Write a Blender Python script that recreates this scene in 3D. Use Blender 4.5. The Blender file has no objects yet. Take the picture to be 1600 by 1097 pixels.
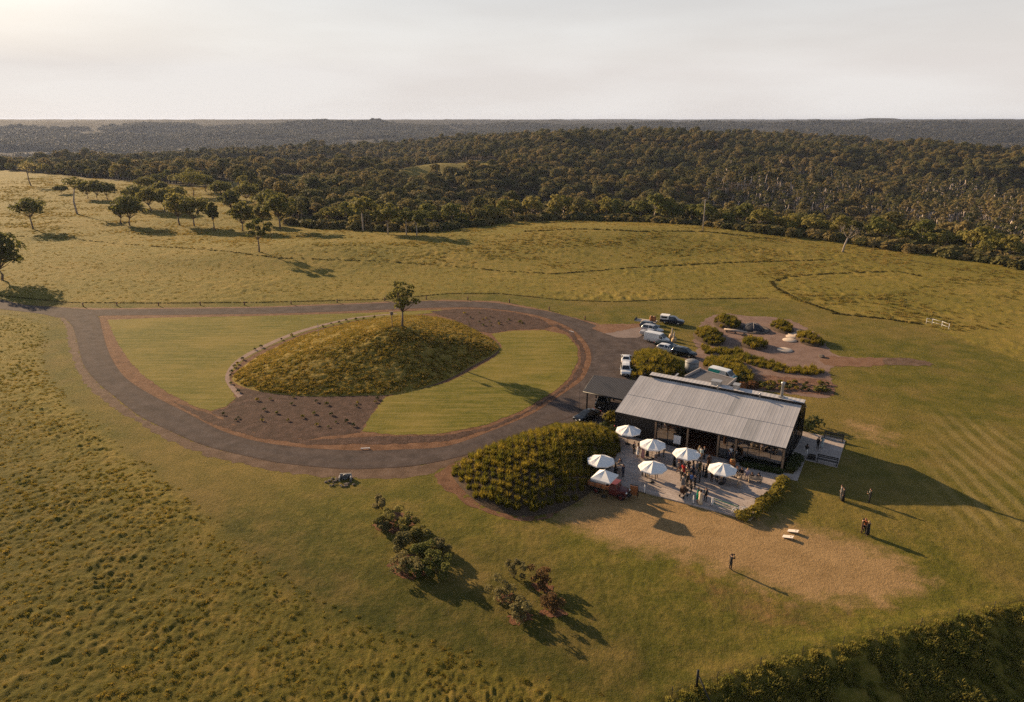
import bpy, bmesh, math, random
import numpy as np
from mathutils import Vector, Matrix, Euler
from mathutils.geometry import tessellate_polygon

sc = bpy.context.scene
C = sc.collection
PI = math.pi

# ------------------------------------------------------------------ camera, sky, sun, exposure
CAM_H, FPX, PITCH = 38.0, 1100.0, math.radians(18.2)
cam = bpy.data.cameras.new('camera'); camo = bpy.data.objects.new('camera', cam); C.objects.link(camo)
camo.location = (0, 0, CAM_H); camo.rotation_euler = (PI/2 - PITCH, 0, 0)
cam.sensor_width = 36.0; cam.lens = FPX/1600*36.0; cam.clip_start = 1.0; cam.clip_end = 60000
sc.camera = camo
SUN_EL, SUN_AZ = math.radians(17.0), math.radians(180-43.8)      # direction towards the sun (math azimuth)
w = bpy.data.worlds.new('World'); sc.world = w; w.use_nodes = True
nt = w.node_tree; nt.nodes.clear()
out = nt.nodes.new('ShaderNodeOutputWorld'); bg = nt.nodes.new('ShaderNodeBackground')
sky = nt.nodes.new('ShaderNodeTexSky'); sky.sky_type = 'NISHITA'; sky.sun_disc = False
sky.sun_elevation = SUN_EL; sky.sun_rotation = PI/2 - SUN_AZ; sky.altitude = 300; sky.dust_density = 1.0; sky.air_density = 1.0
geo = nt.nodes.new('ShaderNodeTexCoord')
sep = nt.nodes.new('ShaderNodeSeparateXYZ'); nt.links.new(geo.outputs['Generated'], sep.inputs[0])
# thin high cloud: a pale veil, thickest towards the horizon, with soft streaks
mp = nt.nodes.new('ShaderNodeMapping'); mp.inputs['Scale'].default_value = (1.6, 1.6, 9.0)
nt.links.new(geo.outputs['Generated'], mp.inputs[0])
nz = nt.nodes.new('ShaderNodeTexNoise'); nz.inputs['Scale'].default_value = 1.7; nz.inputs['Detail'].default_value = 5; nz.inputs['Roughness'].default_value = 0.5
nt.links.new(mp.outputs[0], nz.inputs['Vector'])
mr = nt.nodes.new('ShaderNodeMapRange'); mr.inputs['From Min'].default_value = 0.06; mr.inputs['From Max'].default_value = 0.46
mr.inputs['To Min'].default_value = 0.985; mr.inputs['To Max'].default_value = 0.06
nt.links.new(sep.outputs['Z'], mr.inputs['Value'])
ramp = nt.nodes.new('ShaderNodeValToRGB')                       # cloud tone by the streak noise
ramp.color_ramp.elements[0].position = 0.38; ramp.color_ramp.elements[0].color = (6.6, 6.2, 5.95, 1)
ramp.color_ramp.elements[1].position = 0.60; ramp.color_ramp.elements[1].color = (7.2, 6.9, 6.68, 1)
nt.links.new(nz.outputs['Fac'], ramp.inputs[0])
mix = nt.nodes.new('ShaderNodeMixRGB'); nt.links.new(mr.outputs[0], mix.inputs[0])
nt.links.new(sky.outputs[0], mix.inputs[1]); nt.links.new(ramp.outputs[0], mix.inputs[2])
nt.links.new(mix.outputs[0], bg.inputs[0]); bg.inputs[1].default_value = 0.06
nt.links.new(bg.outputs[0], out.inputs[0])
sun = bpy.data.lights.new('sun', 'SUN'); suno = bpy.data.objects.new('sun', sun); C.objects.link(suno)
sun.energy = 5.0; sun.angle = math.radians(0.6); sun.color = (1.0, 0.72, 0.43)
sdir = Vector((math.cos(SUN_AZ)*math.cos(SUN_EL), math.sin(SUN_AZ)*math.cos(SUN_EL), math.sin(SUN_EL)))
suno.rotation_euler = sdir.to_track_quat('Z', 'Y').to_euler(); suno.location = (-60, 60, 60)
vs = sc.view_settings
vs.view_transform = 'Standard'; vs.look = 'None'; vs.gamma = 1; vs.use_curve_mapping = False; vs.exposure = 0.95
sc.render.engine = 'CYCLES'; cy = sc.cycles
cy.use_denoising = False; cy.max_bounces = 5; cy.diffuse_bounces = 2; cy.glossy_bounces = 2; cy.transmission_bounces = 3
cy.transparent_max_bounces = 4; cy.volume_bounces = 0; cy.caustics_reflective = False; cy.caustics_refractive = False
cy.sample_clamp_indirect = 4.0

# ------------------------------------------------------------------ helpers
rnd = random.Random(7)
R = np.random.default_rng(11)
def G(px, py, z=0.0):
    """Point of the plane at height z that shows at this pixel of the 1600x1097 picture."""
    u = (px-800)/FPX; v = (548.5-py)/FPX
    dy = math.cos(PITCH)+v*math.sin(PITCH); dz = -math.sin(PITCH)+v*math.cos(PITCH)
    t = (z-CAM_H)/dz
    return Vector((u*t, dy*t, z))
def ss(a, b, x):
    t = np.clip((np.asarray(x, float)-a)/(b-a), 0, 1); return t*t*(3-2*t)
def vnoise(x, y, seed=0):
    x = np.asarray(x, float); y = np.asarray(y, float)
    xi = np.floor(x).astype(np.int64); yi = np.floor(y).astype(np.int64); fx = x-xi; fy = y-yi
    fx = fx*fx*(3-2*fx); fy = fy*fy*(3-2*fy)
    def hsh(a, b):
        n = (a*374761393 + b*668265263 + seed*974711) & 0xffffffff
        n = ((n ^ (n >> 13))*1274126177) & 0xffffffff
        return ((n ^ (n >> 16)) & 0xffff)/65535.0
    return (hsh(xi, yi)*(1-fx)+hsh(xi+1, yi)*fx)*(1-fy)+(hsh(xi, yi+1)*(1-fx)+hsh(xi+1, yi+1)*fx)*fy
def fbm(x, y, seed=0, o=4):
    a, s, t = 0, 1.0, 0
    for k in range(o):
        a = a+s*vnoise(x*2**k, y*2**k, seed+k); t += s; s *= .5
    return a/t
def catmull(P, n=8, closed=True):
    P = [Vector(p).to_2d() for p in P]; N = len(P); o = []
    for i in range(N if closed else N-1):
        if closed: p0, p1, p2, p3 = P[i-1], P[i], P[(i+1) % N], P[(i+2) % N]
        else: p0, p1, p2, p3 = P[max(i-1, 0)], P[i], P[i+1], P[min(i+2, N-1)]
        for k in range(n):
            t = k/n
            o.append(.5*((2*p1)+(p2-p0)*t+(2*p0-5*p1+4*p2-p3)*t*t+(3*p1-p0-3*p2+p3)*t**3))
    if not closed: o.append(P[-1])
    return o
def gp(pts, smooth=True, z=0, n=6, closed=True):
    q = [G(a, b, z) for a, b in pts]
    return catmull(q, n, closed) if smooth else [v.to_2d() for v in q]
def inside(x, y, poly):
    x = np.asarray(x); y = np.asarray(y); r = np.zeros(x.shape, bool); n = len(poly)
    for i in range(n):
        x1, y1 = poly[i]; x2, y2 = poly[(i+1) % n]
        c = ((y1 > y) != (y2 > y)) & (x < (x2-x1)*(y-y1)/((y2-y1) if y2 != y1 else 1e-9)+x1); r ^= c
    return r
def dist_line(x, y, pts, closed=True):
    d = np.full(np.shape(x), 1e18); n = len(pts)
    for i in range(n if closed else n-1):
        x1, y1 = pts[i]; x2, y2 = pts[(i+1) % n]; ex, ey = x2-x1, y2-y1; L = ex*ex+ey*ey+1e-12
        t = np.clip(((x-x1)*ex+(y-y1)*ey)/L, 0, 1)
        d = np.minimum(d, (x-x1-t*ex)**2+(y-y1-t*ey)**2)
    return np.sqrt(d)
def sdf(x, y, poly):
    d = dist_line(x, y, poly); return np.where(inside(x, y, poly), d, -d)     # positive inside

class MB:
    """Collects faces of one mesh."""
    def __init__(s): s.v = []; s.f = []; s.m = []; s.sm = []
    def face(s, pts, m=0, smooth=False):
        b = len(s.v); s.v += [tuple(p) for p in pts]; s.f.append(list(range(b, b+len(pts)))); s.m.append(m); s.sm.append(smooth)
    def box(s, c, d, m=0, rz=0.0, M=None):
        x, y, z = d[0]/2, d[1]/2, d[2]/2
        q = [Vector((a, b, e)) for e in (-z, z) for b in (-y, y) for a in (-x, x)]
        Rm = Matrix.Rotation(rz, 3, 'Z') if M is None else M
        q = [Rm @ p + Vector(c) for p in q]; b = len(s.v); s.v += [tuple(p) for p in q]
        for f in ((0, 2, 3, 1), (4, 5, 7, 6), (0, 1, 5, 4), (2, 6, 7, 3), (0, 4, 6, 2), (1, 3, 7, 5)):
            s.f.append([b+i for i in f]); s.m.append(m); s.sm.append(False)
        return s
    def loft(s, rings, m=0, smooth=True, cap=True, closed=True):
        b = len(s.v); n = len(rings[0])
        for r in rings: s.v += [tuple(p) for p in r]
        for i in range(len(rings)-1):
            for k in range(n if closed else n-1):
                k2 = (k+1) % n
                s.f.append([b+i*n+k, b+i*n+k2, b+(i+1)*n+k2, b+(i+1)*n+k]); s.m.append(m); s.sm.append(smooth)
        if cap:
            s.f.append([b+k for k in range(n)][::-1]); s.m.append(m); s.sm.append(False)
            s.f.append([b+(len(rings)-1)*n+k for k in range(n)]); s.m.append(m); s.sm.append(False)
        return s
    def tube(s, pts, rad, n=6, m=0, cap=True):
        pts = [Vector(p) for p in pts]
        if not hasattr(rad, '__len__'): rad = [rad]*len(pts)
        rings = []
        for i, p in enumerate(pts):
            d = (pts[min(i+1, len(pts)-1)]-pts[max(i-1, 0)]).normalized()
            a = d.orthogonal().normalized() if abs(d.z) > .99 else Vector((-d.y, d.x, 0)).normalized()
            c = d.cross(a)
            rings.append([p+(a*math.cos(2*PI*k/n)+c*math.sin(2*PI*k/n))*rad[i] for k in range(n)])
        return s.loft(rings, m, True, cap)
    def lathe(s, prof, n=12, m=0, c=(0, 0, 0), cap=True):
        return s.loft([[Vector((r*math.cos(2*PI*k/n), r*math.sin(2*PI*k/n), z))+Vector(c) for k in range(n)] for r, z in prof], m, True, cap)
    def prism(s, poly, z0, z1, m=0):
        return s.loft([[(p[0], p[1], z0) for p in poly], [(p[0], p[1], z1) for p in poly]], m, False)
    def mesh(s, name):
        me = bpy.data.meshes.new(name); me.from_pydata(s.v, [], s.f)
        me.polygons.foreach_set('material_index', s.m); me.polygons.foreach_set('use_smooth', s.sm); me.update(); return me
def setm(me, mats):
    for x in (mats if isinstance(mats, (list, tuple)) else [mats]): me.materials.append(x)
def obj(name, g, mats, parent=None, loc=None, rz=0.0, kind=None):
    me = g.mesh(name) if isinstance(g, MB) else g
    if mats is not None and len(me.materials) == 0: setm(me, mats)
    o = bpy.data.objects.new(name, me); C.objects.link(o)
    if parent is not None: o.parent = parent
    if loc is not None: o.location = loc
    if rz: o.rotation_euler = (0, 0, rz)
    if kind: o['kind'] = kind
    return o
def tag(o, label, cat, group=None):
    o['label'] = label; o['category'] = cat
    if group: o['group'] = group
    return o
def thing(name, label, cat, loc=(0, 0, 0), rz=0.0, group=None):
    o = bpy.data.objects.new(name, None); C.objects.link(o); o.location = loc; o.rotation_euler = (0, 0, rz)
    o.empty_display_size = .3
    return tag(o, label, cat, group)
def dup(root, loc, rz=0.0, label=None, group=None, scale=None):
    r = root.copy(); C.objects.link(r); r.location = loc; r.rotation_euler = (0, 0, rz)
    if scale is not None: r.scale = scale if hasattr(scale, '__len__') else (scale,)*3
    if label: r['label'] = label
    if group: r['group'] = group
    for ch in list(root.children):
        c = ch.copy(); C.objects.link(c); c.parent = r
        for g in list(ch.children):
            d = g.copy(); C.objects.link(d); d.parent = c
    return r

# ------------------------------------------------------------------ materials
class NT:
    def __init__(s, name):
        s.mat = bpy.data.materials.new(name); s.mat.use_nodes = True; s.t = s.mat.node_tree
        s.b = s.t.nodes['Principled BSDF']; s.b.inputs['Specular IOR Level'].default_value = .25
        s.out = s.t.nodes['Material Output']
    def n(s, typ, **kw):
        x = s.t.nodes.new(typ)
        for k, v in kw.items(): setattr(x, k, v)
        return x
    def l(s, a, b): s.t.links.new(a, b)
    def pos(s):
        return s.n('ShaderNodeNewGeometry').outputs['Position']
    def noise(s, scale, detail=4, rough=.55, vec=None, stretch=None):
        x = s.n('ShaderNodeTexNoise'); x.inputs['Scale'].default_value = scale; x.inputs['Detail'].default_value = detail; x.inputs['Roughness'].default_value = rough
        v = vec if vec is not None else s.pos()
        if stretch:
            m = s.n('ShaderNodeMapping'); m.inputs['Scale'].default_value = stretch; s.l(v, m.inputs[0]); v = m.outputs[0]
        s.l(v, x.inputs['Vector']); return x.outputs['Fac']
    def ramp(s, f, cols):
        r = s.n('ShaderNodeValToRGB'); e = r.color_ramp.elements
        while len(e) < len(cols): e.new(.5)
        for el, (p, c) in zip(e, cols): el.position = p; el.color = (*c, 1) if hasattr(c, '__len__') else (c, c, c, 1)
        s.l(f, r.inputs[0]); return r.outputs[0]
    def mix(s, f, a, b, typ='MIX'):
        m = s.n('ShaderNodeMixRGB', blend_type=typ)
        for i, x in ((0, f), (1, a), (2, b)):
            if hasattr(x, 'is_output'): s.l(x, m.inputs[i])
            else: m.inputs[i].default_value = (*x, 1) if hasattr(x, '__len__') else x
        return m.outputs[0]
    def math(s, op, a, b=0.0, clamp=False):
        m = s.n('ShaderNodeMath', operation=op, use_clamp=clamp)
        for i, x in ((0, a), (1, b)):
            if hasattr(x, 'is_output'): s.l(x, m.inputs[i])
            else: m.inputs[i].default_value = x
        return m.outputs[0]
    def attr(s, name):
        return s.n('ShaderNodeAttribute', attribute_name=name).outputs['Fac']
    def bump(s, h, dist, strength=1.0):
        b = s.n('ShaderNodeBump'); b.inputs['Distance'].default_value = dist; b.inputs['Strength'].default_value = strength
        s.l(h, b.inputs['Height']); s.l(b.outputs[0], s.b.inputs['Normal']); return b
    def col(s, c): s.l(c, s.b.inputs['Base Color']) if hasattr(c, 'is_output') else setattr(s.b.inputs['Base Color'], 'default_value', (*c, 1)); return s
    def rough(s, r): s.b.inputs['Roughness'].default_value = r; return s
_mc = {}
def plain(name, c, rough=.6, metal=0.0, var=.12, scale=3.0, spec=.3):
    """A plain coat with some uneven grain."""
    if name in _mc: return _mc[name]
    t = NT(name); f = t.noise(scale, 3, vec=t.n('ShaderNodeTexCoord').outputs['Object'])
    a = [x*(1-var) for x in c]; b = [min(1, x*(1+var)) for x in c]
    t.col(t.ramp(f, [(.3, a), (.7, b)])).rough(rough); t.b.inputs['Metallic'].default_value = metal; t.b.inputs['Specular IOR Level'].default_value = spec
    _mc[name] = t.mat; return t.mat
def leafmat(name, c1, c2, trans=.35, mid=None):
    t = NT(name); t.rough(.75); t.b.inputs['Specular IOR Level'].default_value = .12
    f = t.n('ShaderNodeObjectInfo').outputs['Random']
    g = t.noise(.9, 2); big = t.ramp(t.noise(.011, 3, .6), [(.35, 0), (.65, 1)])
    f = t.math('ADD', t.math('ADD', t.math('MULTIPLY', f, .5), t.math('MULTIPLY', g, .35)), t.math('MULTIPLY', t.math('SUBTRACT', big, .4), .32))
    c = t.ramp(f, [(.15, c1), (.85, c2)] if not mid else [(.12, c1), (.38, mid[0]), (.62, mid[1]), (.88, c2)]); t.col(c)
    tr = t.n('ShaderNodeBsdfTranslucent'); t.l(c, tr.inputs[0])
    m = t.n('ShaderNodeMixShader'); m.inputs[0].default_value = trans
    t.l(t.b.outputs[0], m.inputs[1]); t.l(tr.outputs[0], m.inputs[2]); t.l(m.outputs[0], t.out.inputs[0]); return t.mat
LEAF_FOREST = leafmat('forest_leaf', (.064, .072, .026), (.31, .235, .105), .42, [(.14, .132, .046), (.215, .168, .062)])
LEAF_FAR_HAZED = leafmat('far_leaf', (.05, .055, .038), (.12, .105, .075), .3)  # distant foliage, distance haze tinted into the leaf colour as grey
LEAF_EDGE = leafmat('forest_edge_leaf', (.13, .14, .036), (.34, .285, .085), .45, [(.19, .185, .05), (.27, .23, .064)])
LEAF_FIELD = leafmat('paddock_leaf', (.10, .108, .028), (.235, .205, .054), .5)
LEAF_GREEN = leafmat('shrub_leaf', (.035, .045, .013), (.07, .075, .02), .25)
LEAF_GREY = leafmat('grey_leaf', (.19, .175, .075), (.33, .27, .12), .6)
LEAF_SHRUB = leafmat('native_leaf', (.15, .16, .045), (.30, .25, .08), .6)
LEAF_PINE = leafmat('pine_leaf', (.018, .026, .012), (.035, .042, .018), .15)
LEAF_RUSTY = leafmat('rusty_leaf', (.16, .10, .045), (.32, .19, .085), .6)
GRASS_PASTURE = leafmat('pasture_grass', (.14, .125, .028), (.34, .235, .066), .5)
GRASS_MOUND = leafmat('mound_grass', (.15, .135, .026), (.42, .28, .065), .55)
GRASS_BANK = leafmat('bank_scrub', (.16, .17, .034), (.40, .32, .08), .6)
GRASS_TUSSOCK = leafmat('tussock_leaf', (.10, .105, .016), (.33, .245, .036), .6)
BARK = plain('bark', (.16, .12, .095), .9, var=.35, scale=6)
BARK_GHOST = plain('ghost_bark', (.50, .42, .36), .85, var=.2, scale=5)
BARK_PALE = plain('pale_bark', (.36, .30, .25), .9, var=.25, scale=5)

# ------------------------------------------------------------------ the lie of the land
def U2X(t): return [(p-800)/FPX for p in t]
PX = [-400, 0, 150, 350, 430, 450, 560, 680, 740, 800, 900, 1000, 1100, 1200, 1300, 1400, 1500, 1600, 2000]
BPY = [262, 266, 280, 298, 325, 352, 361, 367, 361, 348, 345, 350, 362, 372, 380, 392, 405, 420, 470]
_k = [G(p, y) for p, y in zip(PX, BPY)]
UB = np.array([v.x/v.y for v in _k]); YB = np.array([v.y for v in _k])     # where the woods begin: distance y for each bearing x/y
def tab(u, xs, ys): return np.interp(u, [(p-800)/FPX*1.02 for p in xs], ys)
def land(x, y):
    """Height of the open land."""
    x = np.asarray(x, float); y = np.asarray(y, float)
    ys = np.maximum(y, 30.0); u = np.clip(x/ys, -1.2, 1.2); r = np.hypot(x, y)
    yb = np.interp(u, UB, YB)
    d = y-yb
    V = tab(u, [-200, 150, 350, 450, 600, 750, 900, 1100, 1300, 1600], [16, 12, 5, 9, 12, 20, 27, 32, 31, 27])
    T = tab(u, [-200, 0, 150, 300, 600, 750, 900, 1200, 1400, 1500, 1650, 2000], [-75, -70, -46, -22, -15, -3, 9, 5, -5, -13, -17, -20])
    h = -V*ss(0, 105, d)
    h = h+(V+T)*ss(0, 1, (d-95)/tab(u, [0, 500, 900, 1300, 1600], [560, 640, 680, 560, 520]))
    bump_ = ((fbm(x/170, y/170, 3, 3)-.5)*44+(fbm(x/60, y/60, 6, 2)-.5)*9)*ss(110, 330, d)
    h = h+3.6*np.exp(-((x-32)/62)**2-((y-236)/30)**2)+1.8*np.exp(-((x+70)/50)**2-((y-208)/22)**2)*ss(172, 195, y)
    h = h+bump_
    h = h+(fbm(x/60, y/60, 5, 3)-.5)*1.2*ss(175, 260, y)*(1-ss(0, 60, d))
    far = -80+104*ss(1700, 4300, r)+ (fbm(x/800, y/800, 9)-.5)*62*ss(1500, 2000, r)*(1-.75*ss(4200, 6500, r)) + (fbm(x/220, y/220, 14, 3)-.5)*34
    far = np.minimum(far+10*ss(4500, 8000, r), 40+(fbm(x/900, y/2500, 21)-.5)*26)
    h = h+(far-h)*ss(1230, 1750, r)
    return h+lip(x, y)
def relief(x, y):
    """Lumps of the long grass and the small unevenness of the mown ground."""
    near = np.interp(x, [q.x for q in MEADOW_NEAR], [q.y for q in MEADOW_NEAR])
    lp = np.interp(x, [q[0] for q in LIP], [q[1] for q in LIP])
    s1 = ss(-.5, 2.5, sdf(x, y, PASTURE)); s2 = ss(0, 1.5, y-near); s3 = ss(.3, 1.5, lp-y)*ss(4, 8, x)
    fb = np.interp(np.clip(x/np.maximum(y, 30), -1.2, 1.2), UB, YB)
    patch = np.clip(.35+1.6*(fbm(x/9, y/9, 81)-.3), .25, 1.25)
    n1 = np.maximum(vnoise(x/.52, y/.62, 121)*.42+vnoise(x/.23, y/.30, 122)*.58-.37, 0)
    big = np.maximum(vnoise(x/.95, y/1.9, 123)*.55+vnoise(x/.55, y/1.0, 124)*.45-.40, 0)
    up = np.clip((fbm(x/16, y/12, 90)-.33)*3.2, .3, 1.6)
    h = s1*.46*n1*patch+s2*(.46*big*up)*(1-ss(0, 30, y-fb)*.5)+s3*.6*big
    rough = (1-s1)*(1-s2)*ss(72, 60, y)*.10*(vnoise(x/.5, y/.6, 131)*.5+vnoise(x/.28, y/.3, 132)*.5-.5)*(sdf(x, y, DRY) < 0)
    return np.where((body_h(x, y) > 0) | (y > 560), 0, h+rough)
LIP = [(4, 34.6), (10.7, 39.1), (18.9, 42.3), (30.1, 45.7), (42.5, 49.2), (60, 55), (90, 66)]
def lip(x, y):
    d = np.asarray(y-np.interp(x, [p[0] for p in LIP], [p[1] for p in LIP]))
    k = ss(3, 13, x)
    s = np.maximum(-d, 0)
    return -k*(.30*np.minimum(s, 45)*ss(-.5, 3, s))+k*.22*np.exp(-(d/1.2)**2)
# the mound inside the loop and the planted banks: separate bodies on the flat
MOUND = gp([(364, 593), (385, 570), (420, 549), (480, 523), (560, 503), (640, 494), (705, 501), (752, 521), (778, 538), (774, 551), (738, 571), (692, 595), (622, 615), (560, 618), (480, 619), (405, 611)])
BANK = catmull([(-6.8, 71.5), (-4.6, 66.5), (-2.2, 63.6), (1.4, 62.3), (4.8, 63.4), (8.0, 66.6), (10.4, 71), (12.9, 76.6), (13.4, 80.5), (11.6, 83.0), (7.5, 83.2), (2.6, 80.6), (-1.8, 77.2), (-5.2, 74.4)], 6)
def polar_h(x, y, c, poly, H, ex):
    """Cone-like body of height H over an outline, peak at c."""
    dx = np.asarray(x)-c[0]; dy = np.asarray(y)-c[1]; th = np.arctan2(dy, dx); r = np.hypot(dx, dy)
    pt = np.array([(p[0]-c[0], p[1]-c[1]) for p in poly]); a = np.arctan2(pt[:, 1], pt[:, 0]); rr = np.hypot(pt[:, 0], pt[:, 1])
    o = np.argsort(a); a = a[o]; rr = rr[o]
    Rr = np.interp(th, np.concatenate([a-2*PI, a, a+2*PI]), np.tile(rr, 3))
    s = np.clip(r/Rr, 0, 1); return H*ex(s), s, Rr
MOUND_C = (-20.3, 115.4)
mound_prof = lambda s: (1-s)**1.15*.8+.2*(1-s**2)
BANK_C = (3.2, 74.0)
bank_prof = lambda s: (1-s**2.4)*.75+.25*(1-s)
def body_h(x, y):
    m = polar_h(x, y, MOUND_C, MOUND, 4.5, mound_prof)[0]
    b = polar_h(x, y, BANK_C, BANK, 2.9, bank_prof)[0]
    h = np.maximum(m, b)
    for c, poly, H in BEDS: h = np.maximum(h, polar_h(x, y, c, poly, H, bank_prof)[0])
    return h
def ell(px, py, rx, ry, rot=0.0):
    c = G(px, py); return [(c.x+rx*math.cos(t)*math.cos(rot)-ry*math.sin(t)*math.sin(rot), c.y+rx*math.cos(t)*math.sin(rot)+ry*math.sin(t)*math.cos(rot)) for t in np.linspace(0, 2*PI, 28, endpoint=False)]
BEDS = []
def bed(poly, H):
    c = (sum(p[0] for p in poly)/len(poly), sum(p[1] for p in poly)/len(poly)); BEDS.append((c, poly, H)); return poly
BED_CAR = bed(gp([(985, 575), (990, 556), (1010, 550), (1035, 551), (1055, 565), (1068, 583), (1050, 600), (1000, 596), (986, 590)]), 1.5)
BED_VAN = bed(gp([(1098, 572), (1104, 562), (1130, 558), (1155, 565), (1172, 583), (1180, 600), (1165, 606), (1140, 590), (1110, 580)]), .8)
BED_G = [bed(ell(1107, 528, 2.5, 5.0), 1.3), bed(ell(1136, 507, 2.6, 4.0), 1.3), bed(ell(1222, 514, 2.0, 3.6), 1.2), bed(ell(1264, 533, 2.1, 3.6), 1.2), bed(ell(1178, 540, 2.3, 2.6), 1.0)]
def Hh(x, y): return land(x, y)+body_h(x, y)
def at(px, py):
    """Ground point seen at this pixel: march along the line of sight until it meets the land."""
    t = np.linspace(30, 1500, 9000); p0 = G(px, py, 0); p1 = Vector((0, 0, CAM_H)); d = (p0-p1).normalized()
    if d.z >= -1e-4: return None
    X = d.x*t; Y = d.y*t; Z = CAM_H+d.z*t
    g = Hh(X, Y); i = np.argmax(Z <= g); return Vector((X[i], Y[i], g[i]))

# ------------------------------------------------------------------ ground zones
PASTURE = gp([(-60, 488), (20, 492), (75, 506), (70, 545), (74, 590), (130, 642), (240, 733), (330, 800), (405, 868), (480, 930), (560, 966), (680, 1002), (880, 1062), (1040, 1112)], False) + [Vector((4, 20)), Vector((-60, 20)), Vector((-150, 60)), Vector((-190, 140))]
MEADOW_NEAR = gp([(-100, 459), (0, 462), (110, 474), (250, 474), (400, 473), (600, 468), (700, 459), (780, 459), (880, 469), (960, 472), (1050, 468), (1130, 465), (1200, 466), (1260, 476), (1300, 488), (1370, 497), (1450, 510), (1500, 530), (1560, 552), (1640, 580)], False)
DRY = gp([(855, 812), (885, 775), (945, 745), (1170, 800), (1215, 800), (1270, 818), (1350, 840), (1420, 870), (1470, 905), (1440, 945), (1340, 955), (1240, 945), (1150, 912), (1060, 882), (950, 858)])
DRY2 = gp([(1265, 660), (1290, 640), (1350, 640), (1420, 660), (1455, 690), (1440, 735), (1380, 715), (1310, 690)])
STRIPES = gp([(1440, 640), (1530, 650), (1640, 690), (1660, 860), (1480, 830), (1420, 760)])
REDSOIL = gp([(1060, 872), (1150, 905), (1250, 940), (1340, 948), (1410, 915), (1420, 945), (1300, 985), (1190, 985), (1110, 950), (1060, 905)])
LUSH_VIGNETTE = gp([(-80, 560), (60, 620), (300, 735), (520, 765), (640, 800), (700, 800), (820, 822), (870, 822), (960, 862), (1060, 890), (1180, 955), (1260, 985), (1400, 965), (1500, 900), (1640, 850)], False)+[Vector((80, 10)), Vector((-90, 10)), Vector((-120, 60))]  # greener foreground grass, its colour also darkened for lens vignette
CLEARS = [((712, 256), 50, 105, 62), ((430, 288), 32, 80, 35), ((548, 264), 34, 85, 55)]

def ground_material():
    t = NT('ground_cover'); p = t.pos()
    n1 = t.noise(.035, 4); n2 = t.noise(.35, 5, .65); n3 = t.noise(2.6, 5, .75); n4 = t.noise(9, 3, .7)
    wob = t.math('MULTIPLY', t.math('SUBTRACT', t.noise(.5, 5, .7), .5), 7.0)
    def zone(a, soft=1.0, wk=1.0):
        v = t.math('ADD', t.attr(a), t.math('MULTIPLY', wob, wk)); return t.math('MULTIPLY', v, 1/soft, True)
    f = t.math('ADD', t.math('MULTIPLY', n2, .55), t.math('MULTIPLY', n3, .5))
    lawn = t.ramp(f, [(.33, (.058, .064, .009)), (.5, (.106, .098, .015)), (.67, (.195, .150, .031))])
    lawn = t.mix(t.ramp(n1, [(.45, 0), (.62, .55)]), lawn, t.ramp(f, [(.38, (.17, .125, .030)), (.66, (.27, .178, .055))]))
    past = t.ramp(t.math('ADD', t.math('MULTIPLY', f, .75), t.math('MULTIPLY', n1, .25)), [(.34, (.105, .10, .016)), (.5, (.18, .145, .026)), (.66, (.30, .205, .050))])
    # stubbly clump pattern in the long grass
    dry = t.ramp(f, [(.33, (.215, .135, .055)), (.67, (.38, .245, .115))])
    red = t.ramp(f, [(.4, (.11, .085, .03)), (.55, (.20, .095, .05)), (.75, (.26, .13, .07))])
    lu = zone('lush', 14, 1.6)  # greener tones with the vignette's darkness put into the colour
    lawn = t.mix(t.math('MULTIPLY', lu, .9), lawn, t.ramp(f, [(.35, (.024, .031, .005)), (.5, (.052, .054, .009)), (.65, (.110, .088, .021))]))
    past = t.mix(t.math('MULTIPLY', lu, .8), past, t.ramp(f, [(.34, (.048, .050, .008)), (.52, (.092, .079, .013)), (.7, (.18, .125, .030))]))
    pat = t.math('MULTIPLY', t.ramp(t.noise(.13, 5, .65), [(.5, 0), (.66, .6)]), t.math('ADD', t.math('MULTIPLY', n3, .8), .4))
    lawn = t.mix(pat, lawn, (.215, .145, .046))
    c = t.mix(zone('meadow', 1.5, .15), lawn, past)
    c = t.mix(zone('red', 7, 1.6), c, red)
    c = t.mix(zone('dry', 2.6, 1.2), c, dry)
    # mowing stripes
    sx = t.n('ShaderNodeSeparateXYZ'); t.l(p, sx.inputs[0])
    ph = t.math('MULTIPLY', t.math('ADD', t.math('ADD', sx.outputs['X'], t.math('MULTIPLY', sx.outputs['Y'], -.12)), t.math('MULTIPLY', n1, 4)), 3.4)
    st = t.math('MULTIPLY', t.math('MULTIPLY', t.math('ADD', t.math('SINE', ph), .4, True), zone('stripe', 6, .8)), t.math('MULTIPLY', n2, 1.1))
    c = t.mix(st, c, (.27, .205, .075))
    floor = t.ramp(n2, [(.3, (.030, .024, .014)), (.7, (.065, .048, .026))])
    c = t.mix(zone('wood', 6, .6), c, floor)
    hill = t.ramp(t.noise(.02, 6, .7), [(.35, (.022, .023, .018)), (.6, (.045, .041, .030)), (.72, (.08, .07, .045))])  # far hill cover, greyed in its colour for distance haze
    c = t.mix(zone('hill', 60, .0), c, hill)
    t.col(c).rough(.95); t.b.inputs['Specular IOR Level'].default_value = .08
    hb = t.math('ADD', t.math('MULTIPLY', n3, .5), t.math('MULTIPLY', n4, .32))
    b = t.bump(hb, .35, .8)
    crown = t.math('MULTIPLY', t.noise(.11, 3, .6), zone('hill', 60, .0))
    b2 = t.n('ShaderNodeBump'); b2.inputs['Distance'].default_value = 18; b2.inputs['Strength'].default_value = 1
    t.l(crown, b2.inputs['Height']); t.l(b.outputs[0], b2.inputs['Normal']); t.l(b2.outputs[0], t.b.inputs['Normal'])
    return t.mat
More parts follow.
